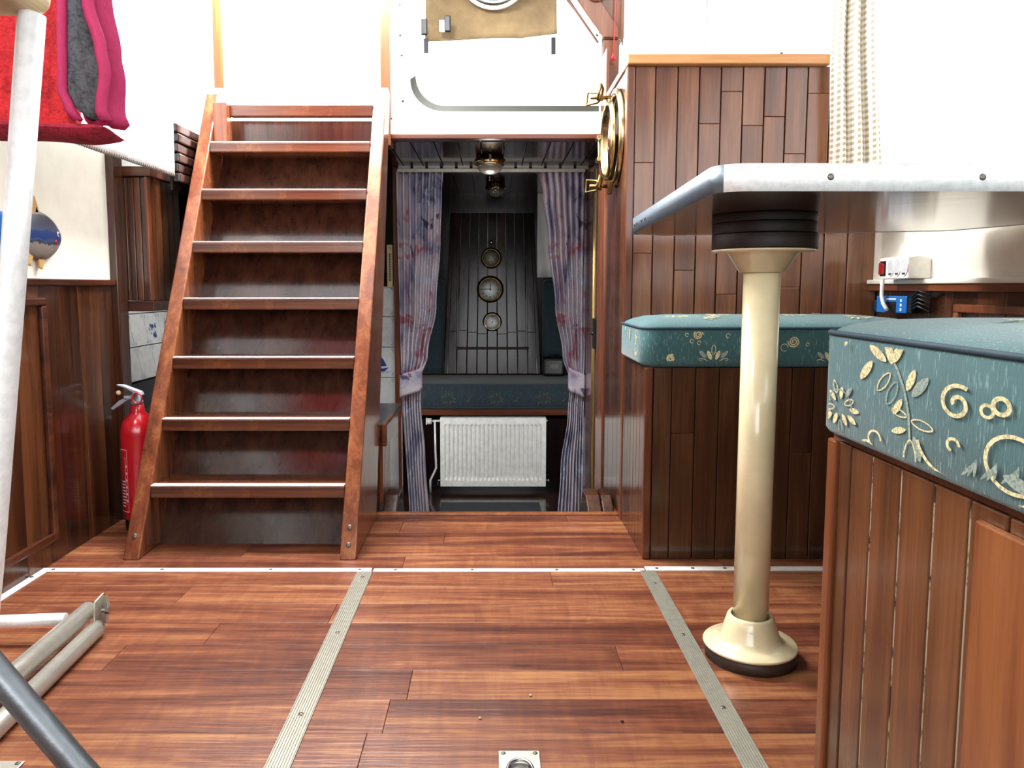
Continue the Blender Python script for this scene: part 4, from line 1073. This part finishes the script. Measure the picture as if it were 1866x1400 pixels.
mk('cable', MB().tube([A+un*.02-up*-.0, A+un*.02-up*.03, A+un*.02-up*.045, A+un*.03-up*.065, A+un*.05-up*.082], .0052, 10), 'white_plastic', ss)
bc = thing('charger', (1.11, 2.1, .62), 'blue charger box with black display lying behind the far cushion under the socket strip', 'charger')
A2 = Vector((1.062, 2.13, .632)); u2 = Vector((.030, -.10, 0)); un2 = u2.normalized(); n2 = Vector((un2.y, -un2.x, 0))
if n2.x > 0: n2 = -n2
mk('casing', MB().ext([A2, A2+u2, A2+u2+up*.045, A2+up*.045], -n2*.03), 'blue_plastic', bc, bev=.002)
mk('display', MB().ext([A2+u2*.32+up*.0, A2+u2*.66+up*.0, A2+u2*.66+up*.03, A2+u2*.32+up*.03], n2*.0015), 'black', bc)
lm = MB()
lm.ext([A2+u2*.34+up*.035, A2+u2*.66+up*.035, A2+u2*.66+up*.039, A2+u2*.34+up*.039], n2*.0012)
for k in range(3): q = A2+u2*.80+up*(.006+.012*k); lm.ext([q, q+u2*.05, q+u2*.05+up*.007, q+up*.007], n2*.0012)
mk('markings', lm, 'white_plastic', bc)
mk('end_cap', MB().ext([A2-u2*.16, A2-u2*.02, A2-u2*.02+up*.035, A2-u2*.16+up*.03], -n2*.03), 'black', bc, bev=.003)
mk('end_cap', MB().ext([A2+u2*1.02, A2+u2*1.15, A2+u2*1.15+up*.045, A2+u2*1.02+up*.04], -n2*.03), 'black', bc, bev=.003)
wr_ = MB(); B = A2+u2*1.15
for k in range(5): wr_.tube([B+up*(.01+.008*k), B+un2*.03+up*(.02+.01*k)+n2*.01, B+un2*.06+up*(.005+.011*k)], .003, 8)
mk('wires', wr_, 'black', bc)

# ---------------------------------------------------------------- fire extinguisher
fe = thing('fire_extinguisher', (-1.022, 2.19, 0), 'red fire extinguisher standing on the floor left of the steps', 'fire extinguisher')
c = (-1.022, 2.19, 0)
mk('cylinder', MB().lathe(c, [(.044, .03), (.047, .05), (.049, .28), (.047, .30), (.040, .32), (.028, .335), (.019, .345), (.018, .365)], n=48), 'red', fe)
mk('foot', MB().lathe(c, [(.042, 0), (.045, .005), (.045, .034)], n=40), 'black', fe)
mk('valve', MB().lathe(c, [(.016, .366), (.016, .376), (.011, .38), (.011, .40), (.001, .402)], n=24).tube([(-1.022, 2.17, .388), (-1.045, 2.16, .388)], .006), 'grey_plastic', fe)
mk('lever', MB().ext([(-1.068, 2.16, .425), (-1.05, 2.16, .424), (-1.00, 2.16, .405), (-.995, 2.16, .395), (-1.01, 2.16, .397), (-1.04, 2.16, .414)], (0, .022, 0)).ext([(-1.02, 2.16, .398), (-1.025, 2.16, .388), (-1.08, 2.16, .352), (-1.085, 2.16, .358), (-1.06, 2.16, .38)], (0, .022, 0)), 'grey_plastic', fe, bev=.002)
mk('safety_ring', MB().tube([(-1.003+.013*cos(2*pi*k/24), 2.15, .388+.015*sin(2*pi*k/24)) for k in range(24)], .0022, 8, closed=True), 'red', fe)
mk('gauge', MB().ball((-1.062, 2.165, .402), .007), 'thermo', fe)
lb = MB()
def on_cyl(a, z, rr=.0493): return (c[0]+rr*sin(a), c[1]-rr*cos(a), z)
def strip_c(a0, a1, z0_, z1_, rr=.0494):
    nseg = max(1, int(abs(a1-a0)/.12)); lb.add([on_cyl(a0+(a1-a0)*i/nseg, z, rr) for z in (z0_, z1_) for i in range(nseg+1)], [(i, i+1, nseg+2+i, nseg+1+i) for i in range(nseg)])
strip_c(-.95, -.3, .24, .2415); strip_c(-.95, -.3, .06, .0615); strip_c(-.95, -.93, .06, .24); strip_c(-.32, -.3, .06, .24); strip_c(-.45, -.43, .08, .22)
for k in range(9): strip_c(-.85, -.55+.1*random.random(), .075+.009*k, .078+.009*k)
for k in range(6): strip_c(-.42, -.34, .09+.02*k, .096+.02*k)
mk('label_print', lb, 'label_white', fe, keepopen=True)

# ---------------------------------------------------------------- wall fish
fy, fz, fx = 1.905, .826, XL+.002
fi = thing('fish_ornament', (fx, fy, fz), 'painted blue and grey wooden fish hung on the cream wall panel', 'ornament')
def fishf(u, v):
    a = 2*pi*u; r = v; L = .098 if cos(a) > 0 else .075
    y = L*r*cos(a)*(1.0); z = .06*r*(abs(sin(a))**.9)*(1 if sin(a) > 0 else -1)
    if cos(a) > 0: z *= (1-.35*cos(a)**3)
    return (fx+.018*(1-r**2)**.5+.004, fy+y, fz+z)
mk('body', MB().grid(fishf, 48, 12), 'fish', fi)
def fin(pts, mat, nm='fin'): mk(nm, MB().ext([(fx+.003, fy+a, fz+b) for a, b in pts], (.006, 0, 0)), mat, fi, bev=.002)
fin([(-.035, .04), (-.03, .10), (-.012, .095), (.012, .043)], 'tan_wood'); fin([(-.02, .04), (-.01, .075), (.01, .043)], 'screw')
fin([(-.01, -.04), (-.006, -.078), (.006, -.082), (.014, -.06), (.02, -.04)], 'tan_wood')
fin([(-.05, -.03), (-.052, -.07), (-.042, -.075), (-.03, -.05), (-.03, -.035)], 'tan_wood')
fin([(-.07, 0), (-.11, .05), (-.1, 0), (-.11, -.05)], 'tan_wood', 'tail')
mk('eye', MB().ball((fx+.016, fy+.066, fz+.008), .003, .006, .007, n=12).ball((fx+.018, fy+.066, fz+.008), .0025, .003, .0035, 1, n=10), ['dial', 'ink'], fi)
mk('gill', MB().ball((fx+.020, fy+.05, fz-.013), .002, .006, .006, n=10), 'red_plastic', fi)

# ---------------------------------------------------------------- white cloth and red towel
wc = thing('white_curtain', (-.97, 1.7, 1.03), 'white cotton curtain with stitched hem hanging over the left window', 'curtain')
def wcf(u, v):
    y = .6+1.79*u; z = 1.025+.016*u+v*.85; return (-.97+.014*sin(2*pi*9*u+1.5*v)*(.12+v), y, z)
mk('drape', MB().grid(wcf, 120, 30), 'white_cloth', wc, solid=.002, keepopen=True)
hm_ = MB()
for k in range(150):
    u_ = k/150; p = wcf(u_, 0); hm_.box(p[0]-.002, p[1], p[2]-.004, p[0]+.002, p[1]+.004, p[2]+.004)
mk('hem_stitching', hm_, 'screw', wc, kind='stuff')

tw = thing('towel', (-.75, 1.3, .95), 'thick red terry towel with magenta binding, folded to show its charcoal back', 'towel')
def twf(u, v):
    x = -.935+.25*u; z = .957-.015*u+.9*v-.0*u; return (x, 1.29+.008*sin(u*9+v*3)+.01*v, z)
mk('red_side', MB().grid(twf, 40, 60), 'terry_red', tw, solid=.028, keepopen=True)
XA = [(0, -.700), (.05, -.702), (.12, -.690), (.2, -.686), (.3, -.682), (.9, -.66)]
def edL(z): return interp([(.955, -.651), (.983, -.668), (1.01, -.679), (1.075, -.676), (1.15, -.673), (1.85, -.67)], z)
def edR(z): return interp([(.955, -.619), (.983, -.628), (1.04, -.619), (1.075, -.624), (1.15, -.641), (1.85, -.64)], z)
def gyf(u, v):
    z = .975+.85*v; a = edL(z)+.002; b = edR(z); z2 = z-.012*math.sin(pi*u) if v < .05 else z
    return (a+(b-a)*u, 1.262-.012*sin(pi*u)+.03*u, z2+(.012*(1-u) if v < .04 else 0))
mk('grey_side', MB().grid(gyf, 16, 60), 'terry_grey', tw, solid=.012, keepopen=True)
zz = [.958, .962, .972, .985, 1.0, 1.03, 1.06, 1.1, 1.14, 1.18, 1.4, 1.85]
def ribbon(f0, f1, y, bulge=.006, z0=.965): return lambda u, v: (f0(z0+(1.85-z0)*v)*(1-u)+f1(z0+(1.85-z0)*v)*u, y-bulge*sin(pi*u), z0+(1.85-z0)*v)
mk('binding', MB().grid(ribbon(lambda z: edL(z)-.009, lambda z: edL(z)+.003, 1.256), 6, 60), 'bind', tw, solid=.006, keepopen=True)
mk('binding', MB().grid(ribbon(lambda z: edR(z)-.005, lambda z: edR(z)+.011, 1.262), 6, 60), 'bind', tw, solid=.006, keepopen=True)
mk('back_layer', MB().grid(ribbon(lambda z: edL(z)+.004, lambda z: edR(z)+.016+.003*sin(z*40), 1.30, .02, .962), 14, 60), 'bind', tw, solid=.02, keepopen=True)
def fold(u, v):
    a = 2*pi*v; x = -.86+.244*u; r = (.012+.002*sin(9*u))*(max(0, 1-u**12))**.5; zc = .962-.012*u+.016*max(0, u-.8)
    return (x, 1.285-.036*cos(a), zc+r*sin(a)-.004*(1-cos(a)))
mk('bottom_fold', MB().grid(fold, 30, 14), 'terry_crimson', tw, keepopen=True)

# ---------------------------------------------------------------- folding aluminium stool at the left edge
fc = thing('folding_chair', (-.45, .6, 0), 'silver tubular folding chair cut off by the left edge of the picture', 'chair')
mk('seat', MB().box(-.72, .25, .904, -.333, .612, .93), 'seat_cream', fc, bev=.0125, seg=6)
mk('upright', MB().tube([(-.346, .60, .905), (-.372, .60, .71), (-.402, .60, .49), (-.446, .60, .2), (-.476, .60, .0)], [(.0085, .012)]*5, 16, flat=(1, 0, 0)), 'alu', fc)
mk('hinge_plate', MB().box(-.402, .598, .62, -.379, .612, .76), 'blue_plastic', fc, bev=.004)
mk('rear_leg', MB().tube([(-.62, .86, .50), (-.468, .70, .346), (-.315, .55, .337-.0), (-.27, .5, .33)], .012, 16) if False else MB().tube([(-.68, .50, .904), (-.69, .60, .72), (-.60, .62, .60), (-.424, .62, .385), (-.360, .62, .30), (-.17, .62, .06)], .0115, 16), 'dark_tube', fc)
ft = thing('hand_trolley', (-.8, 1.3, 0), 'scuffed twin-tube metal trolley end lying on the floor at left', 'trolley')
mk('upper_tube', MB().tube([(-.824, 1.512, .044), (-.812, 1.18, .044), (-.80, .8, .044)], .018, 20), 'alu_dull', ft)
mk('lower_tube', MB().tube([(-.795, 1.488, .0175), (-.772, 1.12, .0175), (-.76, .8, .0175)], .017, 20), 'alu_dull', ft)
mk('cross_tube', MB().tube([(-.85, 1.475, .042), (-1.08, 1.455, .042)], .012, 16), 'alu', ft)
br_ = mk('bracket', MB().ext([(-.812, 1.512, .028), (-.785, 1.503, .02), (-.779, 1.503, .06), (-.783, 1.503, .078), (-.812, 1.512, .055)], (.002, .005, 0)).ext([(-.80, 1.48, .03), (-.796, 1.48, .075), (-.796, 1.515, .08), (-.80, 1.515, .03)], (.004, 0, 0)), 'alu_dull', ft, bev=.001)
mk('bolt', MB().lathe((-.79, 1.50, .05), [(.004, 0), (.004, .008), (.008, .008), (.008, .016), (.001, .017)], 'x', 6, smooth=False), 'steel', br_)

# ---------------------------------------------------------------- flush floor latches
def latch(x, y, label):
    t = thing('floor_latch', (x, y, 0), label, 'latch')
    mk('plate', MB().box(x-.031, y-.06, .0005, x+.031, y+.02, .003), 'alu_dull', t, bev=.003)
    mk('rim', MB().tube([(x+.018*cos(2*pi*k/30), y-.028+.024*sin(2*pi*k/30), .004) for k in range(30)], .0028, 8, closed=True), 'steel', t)
    mk('cup', MB().lathe((x, y-.028, 0), [(.017, .0034), (.008, .0045), (.001, .0045)], n=24), 'screw', t)
    for sx in (-.024, .024): mk('screw', MB().lathe((x+sx, y+.013, .003), [(.004, 0), (.003, .0012), (.001, .001)], n=12), 'screw', t)
latch(.0405, 1.08, 'square metal flush latch in the floor at the bottom middle')
latch(-.722, 1.055, 'metal flush latch in the floor at the bottom left corner')
# crumbs on the floor
for k, (x, y) in enumerate(((.066, 1.26), (-.02, 1.19), (.21, 1.18))):
    m = MB(); m.ball((x, y, .002), .003, .002, .002, n=6)
    mk('crumb', m, 'thermo' if k < 2 else 'black', at=(x, y, .001), label=['pale crumb on the floor right of the middle', 'pale crumb on the floor above the middle latch', 'dark speck on the floor near the right metal strip'][k], category='crumb')

for o in bpy.data.objects:
    if '_w' in o: del o['_w']
